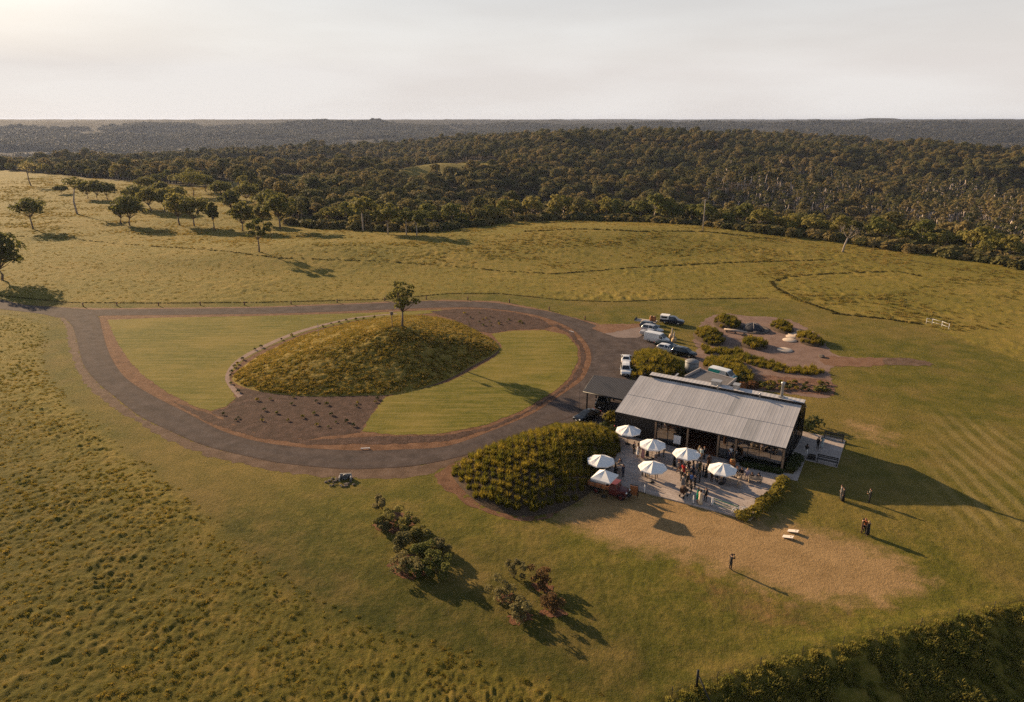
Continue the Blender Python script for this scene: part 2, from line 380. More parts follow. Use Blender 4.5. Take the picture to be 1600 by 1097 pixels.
def build_ground():
    th = np.unique(np.concatenate([np.arange(-44, 44.01, .12), np.arange(44, 54, .6), np.arange(54, 306.1, 6)])); th = th[th < 305.99]
    th = np.radians(90-th)
    rs = np.concatenate([[.5, 6, 14, 22], np.concatenate([np.arange(28, 95, .22), np.arange(95, 124, .35)]), np.arange(124, 330, .85), np.arange(330, 560, 3), np.arange(560, 1300, 9), 1300*1.035**np.arange(0, 72)])
    nt_, nr = len(th), len(rs)
    X = (rs[:, None]*np.cos(th)[None]).ravel(); Y = (rs[:, None]*np.sin(th)[None]).ravel()
    Z = land(X, Y); nb_ = (np.abs(X) < .86*np.maximum(Y, 0)+3) & (Y < 560) & (Y > 20); Z[nb_] += relief(X[nb_], Y[nb_])
    i, k = np.meshgrid(np.arange(nr-1), np.arange(nt_), indexing='ij'); k2 = (k+1) % nt_
    F = np.stack([i*nt_+k, i*nt_+k2, (i+1)*nt_+k2, (i+1)*nt_+k], -1).reshape(-1, 4)[:, ::-1]
    me = bpy.data.meshes.new('ground')
    me.vertices.add(len(X)); me.vertices.foreach_set('co', np.stack([X, Y, Z], 1).ravel())
    me.loops.add(F.size); me.loops.foreach_set('vertex_index', F.ravel())
    me.polygons.add(len(F)); me.polygons.foreach_set('loop_start', np.arange(0, F.size, 4)); me.polygons.foreach_set('loop_total', np.full(len(F), 4))
    me.update(calc_edges=True); me.polygons.foreach_set('use_smooth', np.ones(len(F), bool))
    def put(name, v):
        a = me.attributes.new(name, 'FLOAT', 'POINT'); a.data.foreach_set('value', np.clip(v, -500, 500).astype(np.float32))
    near = Y-np.interp(X, [p[0] for p in MEADOW_NEAR], [p[1] for p in MEADOW_NEAR])
    put('meadow', np.maximum(np.maximum(sdf(X, Y, PASTURE), near), np.where(X > 6, np.interp(X, [p[0] for p in LIP], [p[1] for p in LIP])-Y, -50)))
    put('dry', np.maximum(sdf(X, Y, DRY), sdf(X, Y, DRY2)*.6-2)); put('stripe', sdf(X, Y, STRIPES)); put('red', sdf(X, Y, REDSOIL)); put('lush', sdf(X, Y, LUSH_VIGNETTE))
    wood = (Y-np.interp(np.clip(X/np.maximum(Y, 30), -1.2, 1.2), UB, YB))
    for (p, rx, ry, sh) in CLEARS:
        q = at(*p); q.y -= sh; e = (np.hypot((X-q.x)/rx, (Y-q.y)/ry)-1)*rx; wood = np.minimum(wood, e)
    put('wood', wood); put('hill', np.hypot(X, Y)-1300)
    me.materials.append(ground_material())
    return obj('ground', me, None, kind='structure')
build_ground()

def sheet(name, poly, z, mat, holes=(), kind='structure', parent=None, jag=0.0, seed=1):
    """A flat sheet lying on the level ground at height z."""
    loops = [list(poly)]+[list(h) for h in holes]
    if jag:
        rr = random.Random(seed); nl = []
        for Lp in loops:
            q = []; n = len(Lp)
            for i in range(n):
                a = Vector(Lp[i]); b = Vector(Lp[(i+1) % n]); m = max(1, int((b-a).length/.45))
                for k in range(m):
                    p = a.lerp(b, k/m); d = (b-a).normalized() if (b-a).length > 1e-6 else Vector((1, 0))
                    q.append(p+Vector((-d.y, d.x))*(rr.uniform(-jag, jag)+jag*1.5*(float(vnoise(p.x*.9, p.y*.9, seed))-.5)))
            nl.append(q)
        loops = nl
    pts = [Vector((p[0], p[1], 0)) for Lp in loops for p in Lp]
    tris = tessellate_polygon([[Vector((p[0], p[1], 0)) for p in Lp] for Lp in loops])
    me = bpy.data.meshes.new(name)
    F = []
    for t in tris:
        a, b, c = (pts[i] for i in t)
        F.append(t if (b-a).cross(c-a).z > 0 else t[::-1])
    me.from_pydata([(p.x, p.y, z) for p in pts], [], F); me.update()
    return obj(name, me, mat, parent, kind=kind)
def strip(name, A, B, z, mat, n=220, m=6):
    """A sheet between two open lines, with the attribute 'across' from 0 to 1."""
    def res(L):
        L = np.array([(p[0], p[1]) for p in L]); s = np.concatenate([[0], np.cumsum(np.hypot(*np.diff(L, axis=0).T))]); t = np.linspace(0, s[-1], n)
        return np.stack([np.interp(t, s, L[:, 0]), np.interp(t, s, L[:, 1])], 1)
    a, b = res(A), res(B); V = []; acr = []
    for i in range(n):
        for k in range(m+1):
            p = a[i]+(b[i]-a[i])*k/m; V.append((p[0], p[1], z)); acr.append(k/m)
    F = [(i*(m+1)+k, (i+1)*(m+1)+k, (i+1)*(m+1)+k+1, i*(m+1)+k+1) for i in range(n-1) for k in range(m)]
    me = bpy.data.meshes.new(name); me.from_pydata(V, [], F); me.update()
    if me.polygons[0].normal.z < 0: me.flip_normals()
    at_ = me.attributes.new('across', 'FLOAT', 'POINT'); at_.data.foreach_set('value', np.array(acr, np.float32))
    return obj(name, me, mat, kind='structure')
def asphalt(name, tracks):
    t = NT(name); n1 = t.noise(.45, 6, .72); n2 = t.noise(9, 3, .7)
    f = t.math('ADD', t.math('MULTIPLY', n1, .75), t.math('MULTIPLY', n2, .3))
    c = t.ramp(f, [(.36, (.049, .039, .037)), (.5, (.073, .058, .054)), (.66, (.122, .097, .090))])
    if tracks:
        a = t.attr('across')
        w_ = t.math('COSINE', t.math('MULTIPLY', t.math('SUBTRACT', a, .5), 4*PI*1.0))
        c = t.mix(t.math('MULTIPLY', t.math('MULTIPLY', w_, -1, True), t.math('MULTIPLY', n1, .8)), c, (.098, .074, .063))
        e = t.math('ABSOLUTE', t.math('SUBTRACT', a, .5)); c = t.mix(t.math('MULTIPLY', t.math('SUBTRACT', e, .43), 7, True), c, (.075, .045, .033))
    t.col(c).rough(.95); t.b.inputs['Specular IOR Level'].default_value = .06; t.bump(n2, .02, .6); return t.mat
def earth(name, cols, scale=1.2, bumpd=.12, fine=8):
    t = NT(name); a = t.noise(scale, 5, .7); b = t.noise(fine, 3, .7)
    f = t.math('ADD', t.math('MULTIPLY', a, .55), t.math('MULTIPLY', b, .5))
    t.col(t.ramp(f, [(.36, cols[0]), (.52, cols[1]), (.68, cols[2])])).rough(.95); t.b.inputs['Specular IOR Level'].default_value = .1
    t.bump(f, bumpd, 1); return t.mat
ASPH = asphalt('asphalt', True); ASPH2 = asphalt('asphalt_apron', False)
MULCH = earth('bark_mulch', [(.032, .019, .014), (.072, .043, .033), (.145, .088, .068)], .8, .15, 5)
VERGE = earth('leaf_litter', [(.07, .035, .02), (.16, .082, .045), (.26, .15, .09)], .7, .12)
REDDIRT = earth('red_dirt', [(.12, .062, .036), (.19, .105, .064), (.26, .16, .105)], .6, .08)
SHOULDER = earth('gravel_shoulder', [(.075, .048, .031), (.125, .080, .054), (.21, .145, .105)], .6, .1)
GARDEN = earth('garden_soil', [(.13, .082, .062), (.21, .138, .108), (.29, .20, .16)], .35, .08)
def lawn_material():
    t = NT('mown_lawn'); n1 = t.noise(.06, 4); n2 = t.noise(.8, 5, .65); n3 = t.noise(5, 3, .7)
    f = t.math('ADD', t.math('MULTIPLY', n2, .5), t.math('MULTIPLY', n3, .5))
    c = t.ramp(f, [(.34, (.068, .076, .009)), (.5, (.122, .117, .015)), (.68, (.21, .168, .030))])
    c = t.mix(t.ramp(n1, [(.45, 0), (.65, .6)]), c, (.25, .185, .042))
    wv = t.noise(1.0, 2, .5, stretch=(.12, 1.6, 1)); c = t.mix(t.ramp(wv, [(.45, 0), (.62, .35)]), c, (.32, .235, .075))
    t.col(c).rough(.95); t.b.inputs['Specular IOR Level'].default_value = .08; t.bump(f, .12, .8); return t.mat
LAWN = lawn_material()

# ------------------------------------------------------------------ roads and beds
INNER = [(155, 495.4), (159, 513), (169, 548), (187, 580), (210, 601), (248, 623), (292, 645), (344, 672), (402, 689.5), (475, 699.7), (562, 704), (621, 702.6), (700, 696.7), (775, 670.5), (833, 645.7), (871, 621), (906, 597.5), (919.5, 577), (924, 559.6), (919.5, 542), (906, 524.6), (886, 510), (848, 495.4), (804, 486.7), (746, 480.8), (687.5, 480.8), (600, 484), (500, 488), (400, 490.6), (233, 492.5), (170, 493)]
isl = gp(INNER)
sheet('island_ground', isl, .012, VERGE)
# the left and lower arm, the far arm, the entrance road, the car park
armA_in = gp([(146, 487), (155, 497), (159, 513), (169, 548), (187, 580), (210, 601), (248, 623), (292, 645), (344, 672), (402, 689.5), (475, 699.7), (562, 704), (621, 702.6), (700, 696.7), (775, 670.5), (833, 645.7), (871, 621), (906, 597.5)], True, closed=False)
armA_out = gp([(93, 490), (110, 506), (116, 518), (122.5, 542), (131, 571), (152, 597.5), (181, 621), (216, 648.6), (262.6, 672), (321, 696.7), (400, 716), (446, 724.5), (533, 732.6), (592, 731.8), (650, 727.4), (717, 714), (775, 696.7), (833, 673), (868, 660), (905, 648)], True, closed=False)
strip('lower_road', armA_in, armA_out, .024, ASPH)
armB_in = gp([(146, 494.5), (170, 493.2), (233, 492.5), (400, 490.6), (500, 488), (600, 484), (687.5, 480.8), (746, 480.8), (804, 486.7), (848, 495.4), (886, 510), (906, 524.6), (919.5, 542), (924, 559.6)], True, closed=False)
armB_out = gp([(146, 484), (170, 483.6), (233, 483), (400, 481), (500, 477.5), (600, 473.5), (658, 470.6), (731, 471.5), (775, 473.5), (819, 481), (862.6, 488), (915, 502.7), (950, 517), (990, 545)], True, closed=False)
strip('far_road', armB_in, armB_out, .020, ASPH)
entr_a = gp([(-120, 452), (-40, 461), (0, 467.7), (38, 476), (87.5, 480), (146, 484)], True, closed=False)
entr_b = gp([(-120, 470), (-40, 477), (0, 483), (58, 489.6), (93, 496), (146, 497)], True, closed=False)
strip('entrance_road', entr_a, entr_b, .016, ASPH)
sheet('car_park', gp([(870, 660), (833, 650), (868, 624), (904, 600), (919, 578), (923, 560), (918, 542), (906, 526), (935, 513), (950, 520), (985, 512), (1002, 511), (1022, 522), (1062, 543), (1090, 556), (1075, 563), (1058, 556), (1030, 548), (1005, 548), (985, 560), (985, 590), (975, 640), (935, 664), (900, 664)], False), .008, ASPH2, jag=.12)
sheet('gravel_patch', gp([(945, 521), (985, 513), (1003, 511), (1012, 519), (998, 528), (965, 528)], False), .032, earth('pale_gravel', [(.17, .13, .115), (.22, .17, .15), (.27, .21, .19)], .5, .03), jag=.15)
# verges
SH_OUT = gp([(60, 488), (97, 500), (105, 523), (110, 548), (121, 580), (140, 606), (170, 632), (213, 659), (262, 687), (328, 713), (400, 730), (450, 739), (505, 745), (580, 748), (650, 745), (690, 733), (740, 712)], True, closed=False)
strip_in = gp([(60, 487), (93, 492), (110, 506), (116, 518), (122.5, 542), (131, 571), (152, 597.5), (181, 621), (216, 648.6), (262.6, 672), (321, 696.7), (400, 715), (446, 723.5), (533, 731), (592, 730.8), (650, 726.4), (690, 718), (740, 705)], True, closed=False)
sheet('gravel_verge', strip_in+SH_OUT[::-1], .006, SHOULDER, jag=.25)
sheet('soil_apron', gp([(680, 748), (700, 728), (745, 712), (735, 730), (722, 752), (738, 778), (790, 800), (822, 806), (860, 803), (876, 797), (850, 812), (800, 812), (745, 795), (705, 770)]), .009, VERGE, jag=.2)
sheet('far_verge', gp([(60, 478), (150, 484), (400, 481.5), (600, 474), (700, 471), (780, 474), (862, 488.5), (940, 515), (985, 513), (1000, 507), (950, 510), (900, 497), (850, 484), (780, 471), (700, 468.6), (600, 471.5), (400, 479.4), (150, 481.8)], False), .010, REDDIRT, jag=.2)
sheet('dirt_patch', gp([(925, 514), (935, 507), (1000, 506), (1000, 511), (960, 519), (945, 521)], False), .034, REDDIRT, jag=.2)
# lawns and beds inside the loop
sheet('lawn_left', gp([(168, 500), (250, 496.5), (400, 494), (520, 490.5), (600, 488), (688, 484), (700, 487), (640, 492.5), (560, 500), (480, 518), (418, 543), (380, 563), (360, 585), (357, 602), (368, 622), (352, 636), (330, 642), (308, 637), (262, 614), (226, 588), (200, 562), (181, 531)], False), .028, LAWN, jag=.12)
sheet('lawn_right', gp([(768, 522), (800, 517), (850, 516), (885, 523), (902, 543), (903, 565), (888, 592), (865, 612), (820, 640), (760, 664), (690, 678), (620, 680), (566, 674), (580, 650), (603, 620), (640, 612), (700, 598), (752, 571), (776, 556), (784, 541)], False), .028, LAWN, jag=.12)
sheet('mulch_bed', gp([(330, 644), (354, 637), (370, 623), (362, 604), (400, 610), (480, 618), (560, 617), (606, 614), (600, 622), (578, 650), (563, 676), (480, 686), (420, 684), (370, 668)], False), .020, MULCH, jag=.2)
sheet('mulch_bed', gp([(672, 487), (710, 483), (760, 483), (805, 489), (845, 498), (862, 510), (850, 514), (800, 515), (770, 520), (745, 518), (710, 500), (690, 494)], False), .036, MULCH, jag=.2)
sheet('mulch_verge', gp([(600, 682), (690, 681), (762, 668), (822, 643), (868, 615), (893, 593), (908, 566), (906, 543), (888, 521), (862, 508), (872, 507), (897, 522), (912, 543), (916, 562), (906, 588), (880, 611), (830, 643), (775, 668), (700, 690), (600, 694), (480, 695), (400, 684), (330, 662), (270, 628), (330, 648), (400, 678), (480, 688)], False), .024, MULCH, jag=.15)
PATHM = earth('pale_path', [(.20, .14, .115), (.27, .19, .155), (.33, .24, .20)], .8, .04)
pa = gp([(380, 618), (364, 602), (359, 588), (372, 568), (405, 548), (470, 520), (550, 499), (620, 491)], True, closed=False); pb = gp([(372, 622), (357, 604), (352, 588), (366, 566), (400, 545), (468, 516.5), (550, 497), (620, 489.8)], True, closed=False)
strip('mound_path', pa, pb, .040, PATHM)
# garden beyond the car park
sheet('garden_ground', gp([(1070, 558), (1088, 548), (1083, 528), (1092, 510), (1108, 496), (1135, 490), (1170, 494), (1210, 496), (1240, 502), (1275, 522), (1296, 545), (1310, 556), (1335, 560), (1300, 575), (1298, 588), (1300, 600), (1290, 622), (1200, 611), (1165, 612), (1100, 580)]), .010, GARDEN, jag=.25)
sheet('red_trench', gp([(1284, 560), (1300, 556), (1330, 559), (1380, 559), (1386, 566), (1378, 571), (1330, 573), (1290, 570)]), .016, REDDIRT, jag=.25)
sheet('gravel_strip', gp([(1380, 560), (1420, 560), (1452, 566), (1452, 572), (1420, 571), (1384, 570)]), .020, SHOULDER, jag=.25)
sheet('mulch_bed', gp([(1150, 598), (1175, 585), (1240, 590), (1290, 592), (1306, 602), (1303, 619), (1270, 616), (1180, 608)], False), .018, earth('rough_mulch', [(.06, .035, .025), (.17, .09, .06), (.27, .17, .11)], .9, .2, 4), jag=.25)

def body(name, c, poly, H, prof, mat, nr=26, n=96, lump=0.0):
    """A rounded earth body standing on the flat."""
    pt = sorted([(math.atan2(p[1]-c[1], p[0]-c[0]), math.hypot(p[0]-c[0], p[1]-c[1])) for p in poly])
    V = []; F = []
    for i in range(nr+1):
        s = max(.004, i/nr)
        for k in range(n):
            a = 2*PI*k/n; x, y = c[0]+math.cos(a), c[1]+math.sin(a)
            Rr = float(polar_h(x, y, c, poly, H, prof)[2]); r = s*Rr*1.01
            x, y = c[0]+r*math.cos(a), c[1]+r*math.sin(a)
            z = H*float(prof(min(s, 1.0)))*(1+.10*(float(fbm(x/3, y/3, 8, 3))-.5)*(1-s)*2) - (.05 if i == nr else 0)+.03+lump*(1-s**8)*max(float(vnoise(x/.8, y/.9, 141))*.6+float(vnoise(x/.4, y/.4, 142))*.4-.35, 0)
            V.append((x, y, z))
    for i in range(nr):
        for k in range(n):
            k2 = (k+1) % n; F.append((i*n+k, i*n+k2, (i+1)*n+k2, (i+1)*n+k)[::-1])
    F.append(tuple(range(n)))
    me = bpy.data.meshes.new(name); me.from_pydata(V, [], F); me.update()
    if me.polygons[0].normal.z < 0: me.flip_normals()
    me.polygons.foreach_set('use_smooth', [True]*len(F))
    return obj(name, me, mat, kind='structure')
TURF = earth('rough_turf', [(.12, .10, .018), (.23, .17, .035), (.37, .235, .055)], .9, .25, 4)
SOIL = earth('dark_soil', [(.035, .026, .018), (.065, .047, .032), (.11, .075, .05)], .9, .1, 5)
body('mound', MOUND_C, MOUND, 4.5, mound_prof, TURF, 80, 230, .5)
body('planted_bank', BANK_C, BANK, 2.9, bank_prof, SOIL)
for c, poly, H in BEDS: body('garden_bank', c, poly, H, bank_prof, SOIL, 12)

# ------------------------------------------------------------------ paving
def paving_material():
    t = NT('stone_paving'); p = t.pos()
    m = t.n('ShaderNodeMapping'); m.inputs['Rotation'].default_value = (0, 0, math.radians(30.4)); t.l(p, m.inputs[0])
    b = t.n('ShaderNodeTexBrick'); b.inputs['Scale'].default_value = 1.0; b.inputs['Brick Width'].default_value = .8; b.inputs['Row Height'].default_value = .4; b.inputs['Mortar Size'].default_value = .012
    b.inputs['Color1'].default_value = (.36, .295, .255, 1); b.inputs['Color2'].default_value = (.50, .42, .37, 1); b.inputs['Mortar'].default_value = (.17, .13, .11, 1)
    t.l(m.outputs[0], b.inputs['Vector'])
    c = t.mix(t.ramp(t.noise(1.3, 5, .7), [(.35, .45), (.65, 0)]), b.outputs[0], (.27, .215, .185))
    t.col(c).rough(.8); t.bump(b.outputs['Fac'], .01, -.6); return t.mat
PAVE = paving_material()
PZ = .12
def slab(name, px, z1):
    q = gp(px, False); g = MB()
    a = sum(q[i].x*q[(i+1) % len(q)].y-q[(i+1) % len(q)].x*q[i].y for i in range(len(q)))
    if a < 0: q = q[::-1]
    g.prism(q, -.05, z1); return obj(name, g, PAVE, kind='structure')
slab('patio', [(962, 678), (1000, 686), (1155, 724), (1240, 743), (1236, 748), (1172, 814), (1100, 795), (1000, 769), (956, 756), (943, 738), (966, 704)], PZ)
slab('side_patio', [(1253, 674), (1321, 689), (1308, 731), (1259, 719.5), (1236, 712)], .06)
slab('garden_path', [(1258, 719), (1246, 752), (1229, 748), (1238, 744), (1251, 718)], .05)

# ------------------------------------------------------------------ the pavilion
E0, E1 = G(961, 643, 3.1), G(1228, 700.5, 3.1)
BA = math.atan2(E1.y-E0.y, E1.x-E0.x); LB = (E1-E0).to_2d().length
B0 = Vector((E0.x, E0.y, 0))
def loc2(p):
    d = Vector(p).to_2d()-B0.to_2d(); return Vector((d.x*math.cos(BA)+d.y*math.sin(BA), -d.x*math.sin(BA)+d.y*math.cos(BA)))
def W2(x, y, z=0):
    return Vector((B0.x+x*math.cos(BA)-y*math.sin(BA), B0.y+x*math.sin(BA)+y*math.cos(BA), z))
def bx(px, py, z): return loc2(G(px, py, z)).x
RZ = 5.75
RL = loc2(G(1000, 587, RZ)); RR = loc2(G(1252.5, 634, RZ)); RY = (RL.y+RR.y)/2
SHEET_MATS = []
for k, cc in enumerate([(.50, .475, .465), (.53, .50, .485), (.475, .45, .44), (.55, .515, .50), (.40, .385, .375)]):
    t = NT('zinc_roof_sheet_%d' % k); f = t.noise(.7, 4, .6, t.n('ShaderNodeTexCoord').outputs['Object'], (1.6, .5, 1))
    t.col(t.ramp(f, [(.3, [c*.88 for c in cc]), (.7, [c*1.06 for c in cc])])).rough(.42); SHEET_MATS.append(t.mat)
CLAD = NT('black_cladding'); _w = CLAD.n('ShaderNodeTexWave', wave_type='BANDS', bands_direction='X'); _w.inputs['Scale'].default_value = 1.6
CLAD.l(CLAD.n('ShaderNodeTexCoord').outputs['Object'], _w.inputs['Vector']); CLAD.col(CLAD.ramp(CLAD.noise(2, 4, .6), [(.3, (.012, .011, .011)), (.7, (.024, .022, .021))])).rough(.7); CLAD.bump(_w.outputs['Fac'], .02, .7); CLAD = CLAD.mat
STEEL = plain('dark_steel', (.03, .029, .03), .5, .4)
TIMBER = plain('weathered_timber', (.26, .17, .105), .75, var=.25, scale=5)
TIMBER_RED = plain('jarrah_timber', (.14, .05, .024), .6, var=.25, scale=4)
ZINC = plain('galvanised_steel', (.42, .41, .40), .45, .5)
CHAR = plain('charcoal_sheet', (.055, .052, .054), .6, .15)
CONC = plain('concrete', (.34, .31, .285), .9, var=.15)
WHITE = plain('white_paint', (.76, .74, .72), .55, var=.04)
BLACK = plain('black_paint', (.012, .012, .012), .5)
RUBBER = plain('rubber', (.015, .015, .015), .85)
def glass_mat(name, tint=(.30, .29, .27), refl=.30):
    t = NT(name); tr = t.n('ShaderNodeBsdfTransparent'); tr.inputs[0].default_value = (*tint, 1); g = t.n('ShaderNodeBsdfGlossy'); g.inputs['Roughness'].default_value = .03; g.inputs[0].default_value = (.9, .9, .9, 1)
    m = t.n('ShaderNodeMixShader'); m.inputs[0].default_value = refl; t.l(tr.outputs[0], m.inputs[1]); t.l(g.outputs[0], m.inputs[2]); t.l(m.outputs[0], t.out.inputs[0]); return t.mat
GLASS = glass_mat('window_glass')
CARGLASS = plain('car_glass', (.012, .015, .017), .06, var=.02, spec=.8)
CHROME = plain('chrome', (.6, .6, .6), .2, .9)

pav = thing('pavilion', 'long low pavilion with a pale grey metal roof behind the patio', 'building', B0, BA)
ST = 3.02                       # wall height at the front
def roofz(y): return 3.1+(RZ-3.1)*y/RY
# roof frame with the sheets on it
g = MB()
sk = (RL.x)/RY                  # left edge leans a little in plan
g.loft([[(0, .02, 2.92), (0, .02, 3.03), (RL.x, RY, RZ-.07), (RL.x, RY, RZ-.18)], [(LB, .02, 2.92), (LB, .02, 3.03), (LB+RR.x-LB, RY, RZ-.07), (RR.x, RY, RZ-.18)]], 0, False)
g.box((LB/2, -.03, 3.02), (LB+.04, .07, .16))                     # gutter
roof = obj('roof', g, STEEL, pav)
N = 24; YM = RY*.47
for row, (ya, yb_) in enumerate(((-.05, YM+.12), (YM, RY+.02))):
    for k in range(N):
        def X(f, y): a = RL.x*y/RY; b = LB+(RR.x-LB)*y/RY; return a+(b-a)*f
        q = MB(); ribs = 2; lift = .004+.022*(1-row)*0+.018*row*0
        for side in (0,):
            ra = []; rb = []
            for j in range(ribs+1):
                f0 = (k+j/ribs)/N; wdt = .16/ribs/N
                for off, up in ((-wdt, .0), (-wdt*.5, .005), (wdt*.5, .005), (wdt, .0)):
                    f = min(max(f0+off, k/N), (k+1)/N)
                    ra.append((X(f, ya), ya, roofz(ya)+up+(.03 if row == 1 else 0))); rb.append((X(f, yb_), yb_, roofz(yb_)+up+(.03 if row == 0 and False else (.03 if row == 1 else 0))))
            q.loft([ra, rb], 0, False, False, False)
        tone = SHEET_MATS[4] if (row, k) in ((1, 15), (0, 18), (0, 19)) else SHEET_MATS[rnd.choice([0, 0, 1, 1, 2, 3])]
        o = obj('roof_sheet', q, tone, roof)
        if o.data.polygons[0].normal.z < 0: o.data.flip_normals()
# clerestory step and back roof
g = MB(); g.box(((RL.x+1.6+RR.x)/2, RY+.06, RZ+.05), (RR.x-RL.x-1.6, .08, .5)); obj('clerestory', g, STEEL, pav)
CY, BY = RY+1.0, 11.6                                               # raised ridge strip, then the slope that falls away behind
def backz(y): return RZ+.45-(y-CY)*(RZ+.45-3.9)/(BY-CY)
def ribbed(name, x0, x1, ya, za, yb, zb, n):
    g = MB(); ra, rb = [], []
    for j in range(n+1):
        f = x0+(x1-x0)*j/n; up = .012 if j % 2 else 0; ra.append((f, ya, za+up)); rb.append((f, yb, zb+up))
    g.loft([ra, rb], 0, False, False, False); o = obj(name, g, SHEET_MATS[0], pav)
    if o.data.polygons[0].normal.z < 0: o.data.flip_normals()
ribbed('ridge_strip', RL.x+1.3, RR.x+.25, RY-.05, RZ+.38, CY, RZ+.45, 80)
ribbed('back_roof', RL.x+1.0, RR.x+.1, CY-.1, RZ+.36, BY+.3, 3.75, 80)
g = MB(); g.box(((RL.x+1.3+RR.x+.25)/2, RY+.45, RZ+.27), (RR.x-RL.x-1.05, 1.0, .16)); obj('ridge_fascia', g, STEEL, pav)
# walls
def wall(name, x0, x1, y, z0, z1, m, t=.14): 
    g = MB(); g.box(((x0+x1)/2, y, (z0+z1)/2), (x1-x0, t, z1-z0)); return obj(name, g, m, pav)
FY = .22
xs = {k: bx(k, v, 0) for k, v in {1027: 689, 1065: 699, 1127: 713, 1153: 719, 1224: 733}.items()}
x1, x2, x3, x4 = [LB*f for f in (.262, .405, .635, .735)]
wall('front_wall', .0, x1-.12, FY, 0, 2.92, CLAD)
wall('back_wall', RL.x+.3, RR.x, BY-.12, 0, 3.7, CLAD)
g = MB(); g.loft([[(0, FY, 0), (0, FY, 2.9), (RL.x, RY, RZ-.2), (RL.x+.3, CY, RZ+.2), (RL.x+.3, BY-.1, 3.7), (RL.x+.3, BY-.1, 0)], [(.14, FY, 0), (.14, FY, 2.9), (RL.x+.14, RY, RZ-.2), (RL.x+.44, CY, RZ+.2), (RL.x+.44, BY-.1, 3.7), (RL.x+.44, BY-.1, 0)]], 0, False); obj('end_wall', g, CLAD, pav)
g = MB(); g.box((LB/2+.2, BY/2, .07), (LB-.5, BY-.4, .1)); obj('floor', g, TIMBER_RED, pav)
g = MB(); g.box((LB/2+.3, RY-.6, 1.8), (LB-1.4, .12, 3.4)); obj('inner_wall', g, plain('inner_wall_paint', (.07, .04, .028), .8), pav)
for x in (x1, (x2+x3)/2-1.3, x3+.02, x4, LB-.16):
    g = MB(); g.box((x, .10, 1.46), (.2, .2, 2.92)); obj('post', g, TIMBER, pav)
def glazed(x0, x1_, y, z0, z1, n, sill=True):
    fr = MB(); W = .07
    fr.box(((x0+x1_)/2, y, z1-W/2), (x1_-x0, .09, W)); fr.box(((x0+x1_)/2, y, z0+W/2), (x1_-x0, .09, W))
    for i in range(n+1): fr.box((min(max(x0+(x1_-x0)*i/n, x0+W/2), x1_-W/2), y, (z0+z1)/2), (W, .085, z1-z0-2*W))
    f = obj('window', fr, STEEL, pav)
    for i in range(n):
        a = x0+(x1_-x0)*i/n; b = x0+(x1_-x0)*(i+1)/n; q = MB(); q.box(((a+b)/2, y, (z0+z1)/2), (b-a-W, .012, z1-z0-2*W)); obj('pane', q, GLASS, f)
wall('low_wall', x1+.12, x2, FY, 0, .55, CLAD); glazed(x1+.12, x2, FY, .55, 2.9, 2)
wall('low_wall', x4+.12, LB-.28, FY, 0, .5, CLAD); glazed(x4+.12, LB-.28, FY, .5, 2.9, 4)
glazed(x3+.14, x4-.12, FY, .1, 2.9, 2)
# folded doors stacked at the sides of the open bay
for x in (x2+.08, x2+.18, x3-.22, x3-.12):
    g = MB(); 
    for zz in (.2, 2.75): g.box((x, FY+.45, zz), (.05, .9, .09))
    for yy in (FY+.05, FY+.85): g.box((x, yy, 1.48), (.05, .09, 2.5))
    d = obj('door', g, STEEL, pav); q = MB(); q.box((x, FY+.45, 1.48), (.01, .72, 2.46)); obj('pane', q, GLASS, d)
# glazed right end
def endx(y): return LB+(RR.x-LB)*y/RY-.12
fr = MB(); ys = np.linspace(FY, RY, 8)
for y in ys: fr.box((endx(y), y, (roofz(y)-.2)/2), (.09, .09, roofz(y)-.2))
fr.tube([(endx(FY), FY, .1), (endx(RY), RY, .1)], .06, 4); fr.tube([(endx(FY), FY, 2.6), (endx(RY), RY, 2.6)], .05, 4)
for i in range(7):
    a, b = ys[i], ys[i+1]; fr.tube([(endx(a)+.01, a, 2.6 if i % 2 else .1), (endx(b)+.01, b, roofz(b)-.3 if i % 2 else 2.6)], .04, 4)
for y in (RY+1.0, RY+2.2, RY+3.4, BY-.12): fr.box((endx(RY)+.1, y, (backz(y)-.15)/2), (.09, .09, backz(y)-.15))
fe = obj('end_window', fr, STEEL, pav)
for i in range(7):
    a, b = ys[i]+.05, ys[i+1]-.05; q = MB(); q.face([(endx(a), a, .12), (endx(b), b, .12), (endx(b), b, roofz(b)-.25), (endx(a), a, roofz(a)-.25)]); obj('pane', q, GLASS, fe)
for a, b in ((RY+.05, RY+.95), (RY+1.05, RY+2.15), (RY+2.25, RY+3.35), (RY+3.45, BY-.2)): q = MB(); q.face([(endx(RY)+.1, a, .1), (endx(RY)+.1, b, .1), (endx(RY)+.1, b, backz(max(b, CY))-.2), (endx(RY)+.1, a, backz(max(a, CY))-.2)]); obj('pane', q, GLASS, fe)
# flue, vents
fl = loc2(G(1221, 622, RZ+.3)); g = MB(); g.lathe([(.17, 0), (.17, 1.75), (.24, 1.76), (.24, 1.98), (.05, 2.05)], 12, c=(fl.x, RY+.5, RZ+.35)); g.box((fl.x, RY+.5, RZ+.50), (.6, .6, .12)); obj('flue', g, ZINC, pav)
for px, py, s in ((1119, 601, 1.15), (1150, 607, .7)):
    a = loc2(G(px, py, RZ+.4)); g = MB(); g.box((a.x, RY+.9, RZ+.62), (s, .9, .5)); g.box((a.x, RY+.9, RZ+.90), (s+.12, 1.0, .06)); obj('roof_vent', g, ZINC, pav)
for px in (1122, 1187):
    a = loc2(G(px, 609 if px == 1122 else 622, RZ)); g = MB(); g.lathe([(.09, 0), (.09, .5), (.16, .52), (.02, .62)], 8, c=(a.x, RY-.1, RZ+.05)); obj('vent_pipe', g, ZINC, pav)
